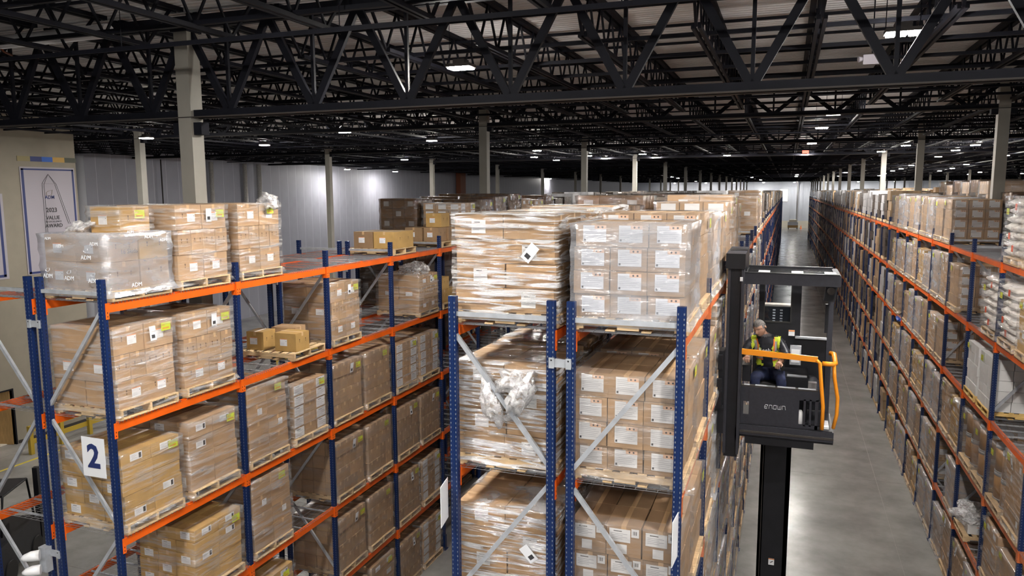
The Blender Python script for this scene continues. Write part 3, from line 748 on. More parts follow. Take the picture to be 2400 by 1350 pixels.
def place(row, l, k, s_, kind, lod, dx=0, dy=0, wood='wood', rz=0, extra=None, sc_=None):
    loc, sd = slot_loc(row, l, k, s_); used.add((row, l, k, s_)); loc = loc + Vector((dx, dy, 0))
    var = (k * 7 + l * 3 + s_ * 5) % 3
    T = TYPES[kind]; S, top = proto(kind, sd, lod, var)
    nm = T['look'].replace('three tiers of ', '').replace('four tiers of ', '').replace('five tiers of ', '')
    lab = nm.split(' with ')[0].split(',')[0] + ', ' + where(row, l, k, s_)
    t = thing('pallet_load', loc, lab[:1].upper() + lab[1:], 'pallet load', 'wrapped loads in ' + ROWTXT[row], (0, 0, rz or rnd(-.015, .015)))
    if sc_: t.scale = sc_
    if lod == 0:
        p = put('pallet', None, t)
        for n_, me, lc in PP[wood]: put(n_, me, p, lc)
    else: put('pallet', PONE[wood], t, kind='stuff')
    for n_, me, lc, ro, subs in S:
        o = put(n_, me, t, lc, ro)
        if subs == 'stuff': o['kind'] = 'stuff'
        elif subs:
            for q in subs: put(q[0], q[1], o, q[2], q[3])
    if extra:
        for n_, me, lc, ro in extra: put(n_, me, t, lc, ro)
    return t
def loose(row, l, k, s_, boxes, lab, wood='wood', film_=None, lod0=True, rz=0):
    loc, sd = slot_loc(row, l, k, s_); used.add((row, l, k, s_))
    t = thing('pallet_load', loc, lab, 'pallet load', None, (0, 0, rz)); p = put('pallet', None, t)
    for n_, me, lc in PP[wood]: put(n_, me, p, lc)
    for (x, y, z, sx, sy, sz, m_, r_) in boxes:
        c = put('carton', carton_mesh(sx, sy, sz, m_, True, 1), t, (x, y, PH + z), (0, 0, r_))
        put('shipping_label', shipping_label(.15, .13, 'orange'), c, (-sx * .08, -sy / 2 + .0015, sz * .5))
    return t
empty = set()
def E_(row, *items):
    for l, k, s_ in items: empty.add((row, l, k, s_))
# ---- sign 2 rack (B)
ta = loose('B', 1, 0, 0, [(-.28, -.25, 0, .55, .5, .37, 'cardboard', 0), (.28, -.25, 0, .55, .5, .37, 'cardboard', 0), (-.28, .27, 0, .55, .5, .37, 'cardboard', 0), (.28, .27, 0, .55, .5, .37, 'cardboard', .0),
    (-.28, -.25, .37, .55, .5, .36, 'cardboard', 0), (.28, -.25, .37, .55, .5, .36, 'cardboard', 0), (-.28, .27, .37, .55, .5, .36, 'cardboard', 0), (.28, .27, .37, .55, .5, .36, 'cardboard_gold', .0),
    (.10, .16, .73, .52, .52, .36, 'cardboard_gold', .02)], 'stepped brown cartons under printed clear film, top level, beside the award banner')
put('stretch_wrap', wrap_mesh(1.14, 1.06, PH, PH + .74, 'film_hazy', 5, wob=.02), ta); put('stretch_wrap', wrap_mesh(.54, .54, PH + .74, PH + 1.10, 'film_clear', 9, flare=.14), ta, (.10, .16, 0))
put('yellow_tag', TAG, ta, (.39, .22, PH + .98), (0, 0, PI / 2)); put('loose_film', BLOB[0], ta, (-.32, -.12, PH + .78), (0, -.35, .2), (1.3, 1.2, .7))
for (x, z, s_) in ((-.40, .18, .11), (-.02, .16, .11), (.40, .14, .11), (-.15, .58, .09), (.30, .44, .11), (.45, .62, .09), (-.35, .68, .07)): text('ADM', s_ * .72, 'paper', (x, -.605, PH + z), FACE_Y, ta, 'printed_mark')
for (y, z, s_) in ((-.15, .05, .11), (.1, .68, .09), (-.2, .76, .07), (.35, .62, .08)): text('ADM', s_ * .72, 'paper', (.65, y, PH + z), FACE_X, ta, 'printed_mark')
for (x, z) in ((-.40, .29), (-.02, .27), (.40, .25), (.30, .56)):
    b = MB(); P = [(0, 0), (.03, .03), (.09, .035), (.085, .0), (.05, -.025), (.01, -.02)]
    for (p0, p1) in zip(P, P[1:] + P[:1]): b.bar((p0[0] - .04, 0, p0[1]), (p1[0] - .04, 0, p1[1]), .002, .009, 'paper', (0, 1, 0))
    b.obj('leaf_emblem', ta, (x, -.605, PH + z - .03), scale=(.8, 1, .8))
text('16 Skids', .085, 'ink', (.585, -.18, PH + .50), FACE_X, ta, 'handwriting', ext=.001)
place('B', 1, 0, 1, 'big3', 0); place('B', 1, 1, 0, 'big3', 0, extra=[('loose_film', BLOB[0], (.55, .28, 1.25), (0, .4, 0))])
loose('B', 1, 3, 0, [(-.24, 0, 0, .5, .9, .38, 'cardboard_dark', 0), (.30, 0, 0, .55, .9, .38, 'cardboard_gold', 0)], 'two open brown cartons on a lone pallet, top level, beside the panelled wall')
loose('B', 1, 4, 0, [(-.25, -.2, 0, .5, .55, .36, 'cardboard_dark', 0), (.25, -.2, 0, .42, .55, .36, 'cardboard_dark', 0), (.30, .25, 0, .42, .4, .36, 'cardboard_dark', 0), (.22, 0, .36, .45, .5, .36, 'cardboard_gold', 0)], 'low pile of dark brown cartons, top level, next to the glossy sign three load')
E_('B', (1, 1, 1), (1, 2, 0), (1, 2, 1), (1, 3, 1))
place('B', 2, 0, 0, 'big3', 0); place('B', 2, 0, 1, 'big3', 0)
loose('B', 2, 1, 1, [(-.30, -.22, 0, .36, .40, .34, 'cardboard_gold', .05), (.00, .22, 0, .50, .40, .36, 'cardboard', .1), (.34, -.18, 0, .46, .42, .34, 'cardboard_gold', -.03)], 'three loose golden cartons on an almost bare pallet, second level', rz=.04)
place('B', 2, 2, 0, 'big3', 0); put('packing_slip', SHEET, None) if False else None
tb = place('B', 2, 3, 1, 'big3', 0, sc_=(1, 1, .82), extra=[('loose_film', BLOB[2], (.10, .05, 1.28), (0, 0, .3))])
loose('B', 2, 4, 0, [(.30, -.25, 0, .42, .42, .34, 'cardboard_gold', 0), (.30, .22, 0, .42, .42, .34, 'cardboard_gold', 0), (.28, -.1, .34, .4, .42, .32, 'cardboard_gold', .04)], 'three small golden cartons stacked at the pallet edge, second level')
E_('B', (2, 1, 0), (2, 2, 1), (2, 3, 0))
place('B', 3, 0, 0, 'small5', 0); place('B', 3, 0, 1, 'med4', 0); place('B', 3, 1, 0, 'tall4', 0); place('B', 3, 1, 1, 'whitelab', 0)
place('B', 3, 2, 0, 'strap', 0); place('B', 3, 2, 1, 'strap', 0); place('B', 3, 3, 0, 'whitelab', 0); place('B', 3, 3, 1, 'whitelab', 0)
place('B', 4, 0, 1, 'small5', 0); place('B', 4, 1, 0, 'tall4', 0); E_('B', (4, 0, 0), (4, 1, 1)); place('B', 4, 2, 0, 'strap', 0); place('B', 4, 2, 1, 'strap', 0)
place('B', 4, 3, 0, 'strap', 1); place('B', 4, 3, 1, 'strap', 1)
place('B', 5, 1, 0, 'small5', 0); E_('B', (5, 0, 0), (5, 1, 1)); place('B', 5, 0, 1, 'med4', 0); place('B', 5, 2, 0, 'strap', 0); place('B', 5, 2, 1, 'strap', 0)
# ---- A: bare bays near the office wall
for l in range(1, 7):
    for k in range(0, 4): E_('A', (l, k, 0), (l, k, 1))
E_('A', (1, 4, 0)); 
# ---- C / D fronts
GL = [('loose_film', BLOB[0], (.25, -.56, .78), (0, 0, 0)), ('packing_slip', SHEET, (.22, -.58, .62), (0, .6, 0))]
place('C', 1, 0, 0, 'shiny', 0, extra=[('packing_slip', SHEET, (.30, -.55, .78), (.1, .7, 0))])
place('C', 2, 0, 0, 'shiny', 0, extra=[('loose_film', BLOB[0], (.12, -.58, 1.0), (0, 0, 0)), ('loose_film', BLOB[1], (.20, -.58, .86), (0, .5, 0)), ('loose_film', BLOB[1], (-.12, -.57, .78), (0, -.3, 0))])
place('C', 3, 0, 0, 'shiny', 0, extra=[('packing_slip', SHEET, (.28, -.56, .70), (.1, -.7, 0))])
place('D', 1, 0, 0, 'side34', 0); place('D', 2, 0, 0, 'side34c', 0); place('D', 3, 0, 0, 'side3', 0)
for l in (4, 5, 6): place('C', l, 0, 0, 'shiny', 1); place('D', l, 0, 0, 'side3', 1)
for l in (1, 2, 3):
    place('C', l, 0, 1, 'shiny', 0); place('D', l, 0, 1, 'side34c', 0)
# ---- D: bare stretch on the top level
for k in (3, 4, 5, 6): E_('D', (1, k, 1), (1, k, 0))
place('D', 1, 3, 0, 'side34c', 1); place('D', 1, 7, 0, 'big3', 1)
# ---- E (bay numbering counted from Y=7.06; bay 4 = the first bay whose post shows at the frame edge)
def sacks(row, l, k, s_, lab, seed):
    loc, sd = slot_loc(row, l, k, s_); used.add((row, l, k, s_)); t = thing('pallet_load', loc, lab, 'pallet load', 'pallets of white sacks')
    p = put('pallet', None, t)
    for n_, me, lc in PP['wood']: put(n_, me, p, lc)
    rg = random.Random(seed)
    for q in range(7):
        for (x, y, rz_) in ((-.28, -.25, 0), (.28, -.25, 0), (-.28, .26, 0), (.28, .26, 0)):
            me = SACK[rg.randrange(3)]; o = put('sack', me, t, (x + rg.uniform(-.03, .03), y + rg.uniform(-.03, .03), PH + .085 + q * .155), (rg.uniform(-.05, .05), rg.uniform(-.05, .05), rg.uniform(-.08, .08)))
    for (y, z) in ((.28, .42), (.05, .98), (.30, .16)): 
        b = MB(); b.box((0, 0, 0), (.13, .003, .13), 'sack_red'); b.obj('red_print', t, (-sd * 0 - y * 1.2 + .02, -.595, PH + z))
    for (y, z) in ((.12, .40), (-.2, .95), (-.15, .18)):
        b = MB(); b.box((0, 0, 0), (.12, .003, .12), 'sack_red'); b.obj('red_print', t, (sd * .625, y, PH + z), rot=(0, 0, sd * PI / 2))
    put('stretch_wrap', wrap_mesh(1.20, 1.08, PH, PH + 1.14, 'film_clear', seed, wob=.05, full=True), t); put('yellow_tag', TAG, t, (sd * .66, .18, PH + .86), (0, 0, sd * PI / 2))
SACK = []
import bmesh
for sd_ in range(3):
    bm = bmesh.new(); bmesh.ops.create_cube(bm, size=1); bmesh.ops.subdivide_edges(bm, edges=bm.edges[:], cuts=5, use_grid_fill=True)
    for v in bm.verts:
        x, y, z = v.co * 2; e = (1 - abs(x) ** 4) * (1 - abs(y) ** 4)
        zz = z * (.025 + .062 * e ** .5) if e > 0 else z * .02
        n_ = .012 * noise.noise(Vector((x * 2, y * 2, z + sd_ * 9)))
        v.co = Vector((x * .30 * (1 - .05 * abs(y) ** 3), y * .265 * (1 - .05 * abs(x) ** 3), zz + n_))
    me = bpy.data.meshes.new('sack'); bm.to_mesh(me); bm.free(); me.materials.append(MATS['sack_white']); me.polygons.foreach_set('use_smooth', [True] * len(me.polygons)); SACK.append(me)
sacks('E', 1, 3, 1, 'white sacks with red squares on the top level of the long rack', 11)
sacks('E', 2, 4, 0, 'white sacks with red squares, second level, beside the bare wire deck', 12)
sacks('E', 2, 3, 1, 'white sacks with red squares, second level, directly below the top level sacks', 13)
sacks('E', 1, 3, 0, 'white sacks at the open end of the top level of the long rack', 14)
E_('E', (1, 4, 0), (1, 4, 1), (1, 5, 0), (1, 5, 1), (2, 4, 1), (2, 5, 0), (3, 3, 0), (3, 3, 1), (3, 5, 0), (3, 5, 1), (5, 5, 1), (5, 4, 0))
place('E', 1, 6, 0, 'side34c', 0); place('E', 2, 5, 1, 'side34c', 0); place('E', 3, 6, 0, 'side34c', 0); place('E', 1, 6, 1, 'side34c', 1)
place('E', 3, 4, 0, 'white', 0, wood='wood_yellow'); place('E', 3, 4, 1, 'white', 0, wood='wood_yellow')
# fibre drums
def drums(row, l, k, s_, lab):
    loc, sd = slot_loc(row, l, k, s_); used.add((row, l, k, s_)); t = thing('pallet_load', loc, lab, 'pallet load', 'pallets of fibre drums')
    put('pallet', PONE['wood'], t, kind='stuff')
    for x in (-.28, .28):
        for y in (-.25, .25):
            for z in (0, .55):
                put('fibre_drum', DRUM, t, (x, y, PH + z))
    put('stretch_wrap', wrap_mesh(1.12, 1.0, PH, PH + 1.1, 'film_plain', k + 3, full=True), t); put('yellow_tag', TAG, t, (sd * .60, .2, PH + .95), (0, 0, sd * PI / 2))
b = MB(); b.tube([(0, 0, .0), (0, 0, .54)], .235, 'drum_brown', 20); b.tube([(0, 0, .0), (0, 0, .03)], .242, 'galvanised', 20); b.tube([(0, 0, .48), (0, 0, .545)], .242, 'galvanised', 20); DRUM = b.mesh('fibre_drum')
drums('E', 4, 4, 0, 'brown fibre drums in clear film under the white cartons'); drums('E', 4, 3, 1, 'brown fibre drums in clear film below the bare wire deck'); drums('E', 4, 4, 1, 'brown fibre drums in clear film, fourth level, beside plain wrapped cartons')
tcr = loose('E', 5, 4, 1, [(-.2, 0, 0, .6, .8, .22, 'carton_white', 0)], 'low load under a crumpled heap of white film, lowest beam of the long rack'); put('loose_film', BLOB[2], tcr, (-.25, 0, .42), (0, 0, 1), (1.15, 1.1, .9))
# two bare pallets stored on the beams of the long rack
# ---- everything else, nearest and best seen first
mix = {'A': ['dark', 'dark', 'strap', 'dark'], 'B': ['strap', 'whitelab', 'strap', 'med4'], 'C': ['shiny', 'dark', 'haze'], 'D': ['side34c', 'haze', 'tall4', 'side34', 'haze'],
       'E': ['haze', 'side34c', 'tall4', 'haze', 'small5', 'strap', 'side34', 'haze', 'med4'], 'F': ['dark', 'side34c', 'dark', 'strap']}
cand = []
for row in 'ABCDEF':
    kk = {'A': range(4, 40), 'B': range(0, 50), 'C': range(0, 50), 'D': range(0, 59), 'E': range(3, 60), 'F': range(3, 60)}[row]
    for k in kk:
        for l in range(1, 7):
            for s_ in (0, 1):
                if (row, l, k, s_) in used or (row, l, k, s_) in empty: continue
                p, sd = slot_loc(row, l, k, s_); d = p.y
                hid = 1.0
                if row == 'F': hid = .9 if l == 1 else 4
                if row == 'C': hid = 1.3 if l == 1 else 5
                if row == 'B': hid = 1.0 if k < 4 else (1.2 if l == 1 else 6)
                if row == 'A': hid = 1.1 if l == 1 else (1.3 if k < 7 else 8)
                if row == 'D': hid = 1.1 if k < 9 else 1.5
                if row == 'D' and l == 6 and k < 3: hid = 1.6
                cand.append((d * hid, row, l, k, s_))
cand.sort()
NIND = 300 - len(used)
stuffm = {}
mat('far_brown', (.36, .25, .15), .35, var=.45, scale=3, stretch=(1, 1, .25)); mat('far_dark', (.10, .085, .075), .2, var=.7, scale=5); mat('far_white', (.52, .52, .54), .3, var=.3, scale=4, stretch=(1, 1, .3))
for n_, (d, row, l, k, s_) in enumerate(cand):
    p, sd = slot_loc(row, l, k, s_)
    if n_ < NIND:
        h_ = (k * 31 + l * 17 + s_ * 7) % 97
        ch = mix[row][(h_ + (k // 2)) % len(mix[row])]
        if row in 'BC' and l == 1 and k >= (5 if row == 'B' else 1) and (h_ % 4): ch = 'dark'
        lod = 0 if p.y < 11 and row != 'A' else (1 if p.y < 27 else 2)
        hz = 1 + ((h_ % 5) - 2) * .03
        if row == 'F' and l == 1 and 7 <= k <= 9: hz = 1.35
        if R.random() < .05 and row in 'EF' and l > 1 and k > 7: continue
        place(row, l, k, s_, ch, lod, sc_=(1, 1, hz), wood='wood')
    else:
        if row in 'ABC' and l > 1: continue
        if row == 'F' and l > 1 and k > 16: continue
        b = stuffm.setdefault(row, MB()); q = R.random()
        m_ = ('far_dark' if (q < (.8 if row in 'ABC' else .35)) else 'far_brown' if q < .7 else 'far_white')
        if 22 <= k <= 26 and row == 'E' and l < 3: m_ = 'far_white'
        if R.random() < .04: continue
        hh = rnd(1.0, 1.3)
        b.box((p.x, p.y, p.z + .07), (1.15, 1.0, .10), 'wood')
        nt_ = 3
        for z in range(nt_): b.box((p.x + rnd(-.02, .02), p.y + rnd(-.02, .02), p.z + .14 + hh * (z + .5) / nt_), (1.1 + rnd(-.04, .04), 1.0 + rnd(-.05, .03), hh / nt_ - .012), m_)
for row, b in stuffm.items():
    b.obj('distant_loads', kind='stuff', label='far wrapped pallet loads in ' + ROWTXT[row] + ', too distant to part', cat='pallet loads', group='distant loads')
# racks and loads further right, only their tops show over the long rack
def farblock(x, y0, y1, zt, lab, hi=0):
    t = thing('pallet_rack', (x, y0, 0), lab, 'pallet rack', 'far storage rows'); b = MB(); c = MB(); y = y0
    while y < y1:
        for dx in (-1.2, -.1, .1, 1.2): b.box((dx, y - y0, POST_H / 2), (.085, .07, POST_H), 'upright_blue')
        for l in range(1, 6):
            b.box((-1.2, y - y0 + BAY / 2, lev_z(l)), (.05, BAY, .12), 'beam_worn')
            for s_ in (.65, 1.85):
                for dx in (-.65, .65):
                    if R.random() < .12: continue
                    hh = rnd(.95, 1.25) + (hi if l == 1 and R.random() < .3 else 0); m_ = R.choice(['far_brown', 'far_white', 'far_brown', 'far_dark', 'cardboard'])
                    c.box((x + dx, y + s_, lev_z(l) + .13), (1.15, 1.0, .10), 'wood'); c.box((x + dx, y + s_, lev_z(l) + .18 + hh / 2), (1.1, 1.0, hh), m_)
        y += BAY
    b.obj('far_bays', t, kind='stuff'); c.obj('distant_loads', kind='stuff', label='distant loads on ' + lab, cat='pallet loads', group='distant loads')
farblock(12.58, 45, 160, ZT, 'far storage row next beyond the long rack pair', .3)
farblock(19.9, 70, 160, ZT, 'far storage row second beyond the long rack pair', .3)
farblock(34, 120, 175, ZT, 'far storage row along the middle of the hall', .2)
farblock(-16.8, 95, 160, ZT, 'far storage row behind the sign two rack', .1)

# ------------------------------------------------------------------ lift truck with raised cab
TX, TY = 0.0, 11.5
tr = thing('lift_truck', (TX, TY, 0), 'dark grey lift truck with raised operator cab and orange rails in the aisle', 'lift truck')
def Z(z): return H0 + z
def part(fn, name, m=None):
    b = MB(); fn(b); return b.obj(name, tr)
def tp(name, *boxes):
    b = MB()
    for x0, x1, y0, y1, z0, z1, m in boxes: b.b2(x0, x1, y0, y1, Z(z0), Z(z1), m)
    return b.obj(name, tr)
FL = -H0
tp('mast', (-.25, .22, 1.05, 1.12, FL + .2, -3.62, 'truck_black'), (-.25, -.18, 1.05, 1.5, FL + .2, -3.2, 'truck_black'), (.15, .22, 1.05, 1.5, FL + .2, -3.2, 'truck_black'), (-.21, -.20, 1.035, 1.05, FL + .2, -3.62, 'steel_grey'))
b = MB(); b.b2(-.06, .03, 1.04, 1.049, Z(-6.16), Z(-6.05), 'paper'); b.b2(-.06, .03, 1.036, 1.045, Z(-6.065), Z(-6.05), 'label_orange'); b.bar((-.03, 1.037, Z(-6.12)), (.01, 1.037, Z(-6.09)), .004, .012, 'ink'); b.obj('warning_label', tr)
tp('chassis', (-.6, .75, -1.6, 1.0, FL + .12, FL + 1.35, 'truck_grey'), (-.55, .7, -1.5, .5, FL + 1.35, FL + 1.5, 'truck_black'))
for x in (-.5, .62):
    for y in (-1.2, .8):
        b = MB(); b.tube([(x - .08, y, .17), (x + .08, y, .17)], .17, 'rubber', 16); b.obj('wheel', tr)
tp('platform', (-.56, .76, -.04, 1.05, -3.66, -3.50, 'truck_black'), (-.56, .76, -.08, -.04, -3.62, -3.47, 'truck_grey'), (-.56, .74, -.06, 1.0, -3.50, -3.46, 'truck_black'), (-.56, .76, -.10, -.07, -3.58, -3.55, 'steel_grey'), (-.46, .50, -.05, .6, -3.76, -3.66, 'truck_black'))
fp = tp('front_panel', (-.54, -.50, -.03, .02, -3.46, -2.90, 'truck_grey'), (-.50, -.42, -.03, .02, -3.46, -3.32, 'truck_grey'), (-.50, -.42, -.03, .02, -3.12, -2.90, 'truck_grey'), (-.42, .28, -.04, .02, -3.46, -2.90, 'truck_grey'),
        (.28, .54, -.03, .02, -3.04, -2.90, 'truck_grey'), (.28, .54, -.03, .02, -3.46, -3.40, 'truck_grey'), (.34, .37, -.03, .02, -3.42, -3.02, 'truck_grey'), (.42, .45, -.03, .02, -3.42, -3.02, 'truck_grey'), (.50, .54, -.03, .02, -3.46, -3.02, 'truck_grey'),
        (-.54, .54, -.01, .07, -2.91, -2.88, 'steel_grey'))
for x0, x1 in ((-.50, -.42), (-.34, -.06), (-.03, .22), (.26, .50)):
    b = MB(); b.b2(x0, x1, -.005, .06, Z(-2.88), Z(-2.874), 'galvanised'); b.obj('edge_strip', tr)
# maker's lettering as angular strokes
def glyph(strokes, ox):
    b = MB()
    for (x0, z0, x1, z1) in strokes: b.bar((ox + x0 * .052, -.046, Z(-3.20) + z0 * .055), (ox + x1 * .052, -.046, Z(-3.20) + z1 * .055), .004, .011, 'paper', (0, 1, 0))
    b.obj('letter', fp)
for st, ox in (([(.1, 0, .75, 0), (.1, 0, .0, .45), (0, .45, .3, 1), (.3, 1, .95, 1), (.95, 1, .8, .62), (.2, .5, .7, .35)], -.20), ([(0, 0, .1, 1), (.1, 1, .75, 1), (.75, 1, .85, 0)], -.135),
               ([(0, 0, .8, 0), (.8, 0, .85, 1), (.85, 1, .1, 1), (.1, 1, 0, 0)], -.075), ([(0, 1, .05, 0), (.05, 0, .85, 0), (.85, 0, .9, 1), (.45, 0, .45, .8)], -.015), ([(0, 0, .05, 1), (.05, 1, .75, 1), (.75, 1, .9, 0)], .048)): glyph(st, ox)
def rail(pts, name, w_=.035, h_=.08):
    b = MB()
    for a, c in zip(pts, pts[1:]): b.bar(a, c, w_, h_, 'truck_orange')
    return b.obj(name, tr)
rail([(-.56, -.06, Z(-2.36)), (.50, -.06, Z(-2.41))], 'front_rail')
b = MB(); b.tube([(.48, -.06, Z(-2.42)), (.53, -.06, Z(-2.46)), (.56, -.06, Z(-2.75)), (.60, -.06, Z(-3.1)), (.60, -.06, Z(-3.44))], .027, 'truck_orange', 8); b.obj('front_rail_post', tr)
b = MB(); b.tube([(.57, .10, Z(-2.50)), (.72, .10, Z(-2.50)), (.75, .16, Z(-2.50)), (.75, .55, Z(-2.44)), (.70, .60, Z(-2.44))], .036, 'truck_orange', 8); b.obj('side_rail', tr)
b = MB(); b.tube([(.73, .12, Z(-2.50)), (.745, .12, Z(-2.7)), (.80, .12, Z(-3.0)), (.80, .12, Z(-3.25)), (.76, .12, Z(-3.46))], .026, 'truck_orange', 8); b.obj('side_rail_post', tr)
b = MB(); b.b2(.60, .70, .05, .40, Z(-3.46), Z(-3.43), 'white_plastic'); b.obj('step_pad', tr)
# overhead guard
tp('overhead_guard', (-.58, .76, -.02, .06, -1.36, -1.20, 'truck_grey'), (-.58, .70, 1.0, 1.06, -1.28, -1.18, 'truck_black'), (-.58, -.52, .0, 1.05, -1.30, -1.20, 'truck_black'), (.68, .76, .0, 1.05, -1.30, -1.20, 'truck_grey'),
   (-.56, .74, -.03, .05, -1.20, -1.185, 'truck_black'))
for q in (.22, .43, .64, .85):
    b = MB(); b.b2(-.52, .68, q, q + .03, Z(-1.27), Z(-1.21), 'truck_black'); b.obj('guard_bar', tr)
for x0, x1 in ((-.36, -.20), (.10, .26), (.55, .70)):
    b = MB(); b.b2(x0, x1, .10, .34, Z(-1.20), Z(-1.185), 'white_plastic'); b.obj('guard_glint', tr)  # white strips paint in the light reflected off the guard top
# rear wall with window
rw = tp('rear_wall', (-.36, .27, 1.02, 1.06, -1.30, -1.42, 'truck_black'), (-.36, -.28, 1.02, 1.06, -2.10, -1.30, 'truck_black'), (.13, .27, 1.02, 1.06, -2.30, -1.30, 'truck_black'), (-.36, .13, 1.02, 1.06, -3.46, -2.08, 'truck_black'),
        (.13, .68, 1.02, 1.06, -3.46, -2.30, 'truck_black'), (-.28, .13, 1.015, 1.03, -2.085, -2.06, 'rubber'), (-.29, -.27, 1.015, 1.03, -2.08, -1.40, 'rubber'), (.115, .135, 1.015, 1.03, -2.08, -1.40, 'rubber'), (-.28, .13, 1.015, 1.03, -1.43, -1.40, 'rubber'))
b = MB(); b.b2(-.27, .115, 1.03, 1.035, Z(-2.06), Z(-1.43), 'glass_clear' if 'glass_clear' in MATS else 'film_window') if False else None
m = bpy.data.materials.new('window_glass'); m.use_nodes = True; N_ = m.node_tree.nodes; N_.clear(); o_ = N_.new('ShaderNodeOutputMaterial'); mx_ = N_.new('ShaderNodeMixShader'); tn_ = N_.new('ShaderNodeBsdfTransparent'); gl_ = N_.new('ShaderNodeBsdfGlossy'); gl_.inputs['Roughness'].default_value = .03
tn_.inputs[0].default_value = (.88, .9, .92, 1); mx_.inputs[0].default_value = .07; m.node_tree.links.new(tn_.outputs[0], mx_.inputs[1]); m.node_tree.links.new(gl_.outputs[0], mx_.inputs[2]); m.node_tree.links.new(mx_.outputs[0], o_.inputs[0]); MATS['window_glass'] = m
b = MB(); b.b2(-.27, .115, 1.035, 1.04, Z(-2.06), Z(-1.43), 'window_glass'); b.obj('window_pane', tr)
tp('power_unit', (-.32, .16, 1.18, 1.55, -2.60, -1.85, 'truck_black'), (-.32, .16, 1.18, 1.55, -1.85, -1.84, 'end_cream'))
for i_ in range(5):
    for x_ in (-.13, -.02): b = MB(); b.b2(x_ - .02, x_ + .02, 1.172, 1.18, Z(-1.915 - i_ * .045), Z(-1.895 - i_ * .045), 'paper'); b.obj('indicator_key', tr)
tp('window_ledge', (.20, .66, .96, 1.02, -2.31, -2.28, 'galvanised'))
tp('corner_post', (.66, .74, 1.0, 1.08, -3.46, -1.28, 'truck_grey'), (.62, .67, .98, 1.04, -2.2, -1.75, 'truck_black'))
b = MB(); b.box((.66, .55, Z(-1.50)), (.16, .14, .28), 'truck_black', Matrix.Rotation(.12, 3, 'Y')); b.tube([(.66, .47, Z(-1.48)), (.66, .45, Z(-1.48))], .055, 'steel_grey', 12); b.obj('cab_fan', tr)
tp('seat', (-.42, .06, .35, .85, -3.05, -2.92, 'rubber'), (-.42, .06, .82, .93, -2.95, -2.35, 'rubber'), (-.3, -.05, .45, .8, -3.46, -3.05, 'truck_black'))
tp('side_console', (.05, .40, .30, .95, -3.46, -2.78, 'truck_black'), (-.54, -.42, .10, .5, -2.85, -2.60, 'truck_black'), (.10, .38, .35, .40, -2.78, -2.76, 'galvanised'))
tp('clip_board', (.13, .29, .62, .66, -2.66, -2.36, 'galvanised'), (.15, .27, .61, .62, -2.62, -2.42, 'paper'))
b = MB(); b.b2(.10, .19, 1.0, 1.012, Z(-2.28), Z(-2.19), 'paper'); b.b2(.10, .19, .996, 1.0, Z(-2.21), Z(-2.19), 'label_orange'); b.obj('warning_label', tr)
b = MB(); b.tube([(.30, .03, Z(-3.42)), (.30, .03, Z(-3.25)), (.30, .03, Z(-3.20))], [.05, .05, .02], 'white_plastic', 10); b.obj('water_bottle', tr)
bg = thing('rucksack', (.42, TY + .55, Z(-3.0)), 'dark rucksack with a pale flap stowed in the lift truck cab', 'bag'); b = MB(); b.tube([(0, 0, -.2), (0, 0, -.05), (.02, 0, .12), (.02, 0, .2)], [.17, .19, .15, .06], 'jacket', 12); b.obj('bag_body', bg); b = MB(); b.box((.0, -.15, .08), (.2, .05, .14), 'vest_grey', Matrix.Rotation(.3, 3, 'X')); b.obj('flap', bg)
# auxiliary mast and fork carriage on the rack side
tp('auxiliary_mast', (-.76, -.56, -.15, .10, -3.96, -1.10, 'truck_black'), (-.58, -.545, -.20, .14, -3.90, -1.12, 'truck_grey'), (-.77, -.73, -.20, .14, -3.90, -1.12, 'truck_grey'), (-.60, -.54, -.15, .4, -3.7, -3.5, 'truck_black'))
b = MB(); b.b2(-.80, -.53, -.25, .25, Z(-1.12), Z(-.90), 'truck_black'); b.poly([(-.80, -.25, Z(-.90)), (-.53, -.25, Z(-.90)), (-.53, .95, Z(-.88)), (-.80, .95, Z(-.88))], 'truck_grey'); b.b2(-.78, -.53, .25, .95, Z(-1.20), Z(-.885), 'truck_black'); b.obj('mast_head', tr)
b = MB(); b.b2(-.60, -.56, -.212, -.205, Z(-1.30), Z(-1.24), 'paper'); b.obj('warning_label', tr)
tp('fork_carriage', (-.86, -.77, -.20, .12, -3.60, -2.35, 'truck_black'), (-.87, -.80, -.26, -.10, -2.62, -2.40, 'truck_black'), (-.875, -.80, -.32, -.24, -3.15, -2.75, 'truck_black'), (-.875, -.80, .2, .28, -3.15, -2.85, 'truck_black'), (-.872, -.80, -.3, .28, -3.0, -2.94, 'truck_black'))
for y in (-.28, .24):
    b = MB(); b.b2(-.885, -.78, y - .05, y + .05, Z(-3.20), Z(-3.15), 'truck_black'); b.obj('fork', tr)

# ------------------------------------------------------------------ operator
op = thing('person', (TX, TY, Z(-2.92)), 'seated person in dark jacket and lime safety vest leaning over in the cab', 'person')
OB = Vector((0, 0, -2.92))
def P(x, y, z): return Vector((x, y, z)) - OB
bm = bmesh.new(); sk = []
def node(x, y, z, r, rr=None): v = bm.verts.new(P(x, y, z)); sk.append((v, r, rr or r)); return v
pel = node(-.17, .62, -2.80, .16, .13); wst = node(-.18, .56, -2.62, .15, .12); chs = node(-.21, .48, -2.42, .19, .14); nck0 = node(-.235, .40, -2.24, .10, .09); nck = node(-.265, .34, -2.165, .058); hd0 = node(-.30, .27, -2.08, .07)
sl = node(-.03, .47, -2.27, .085); el = node(.09, .30, -2.44, .060); hl = node(-.02, .06, -2.52, .036)
srr = node(-.42, .44, -2.28, .085); er = node(-.55, .30, -2.46, .060); hr = node(-.47, .07, -2.47, .036)
kl = node(.02, .22, -2.80, .082); al = node(.03, .24, -3.20, .055); tl = node(.03, .12, -3.40, .045)
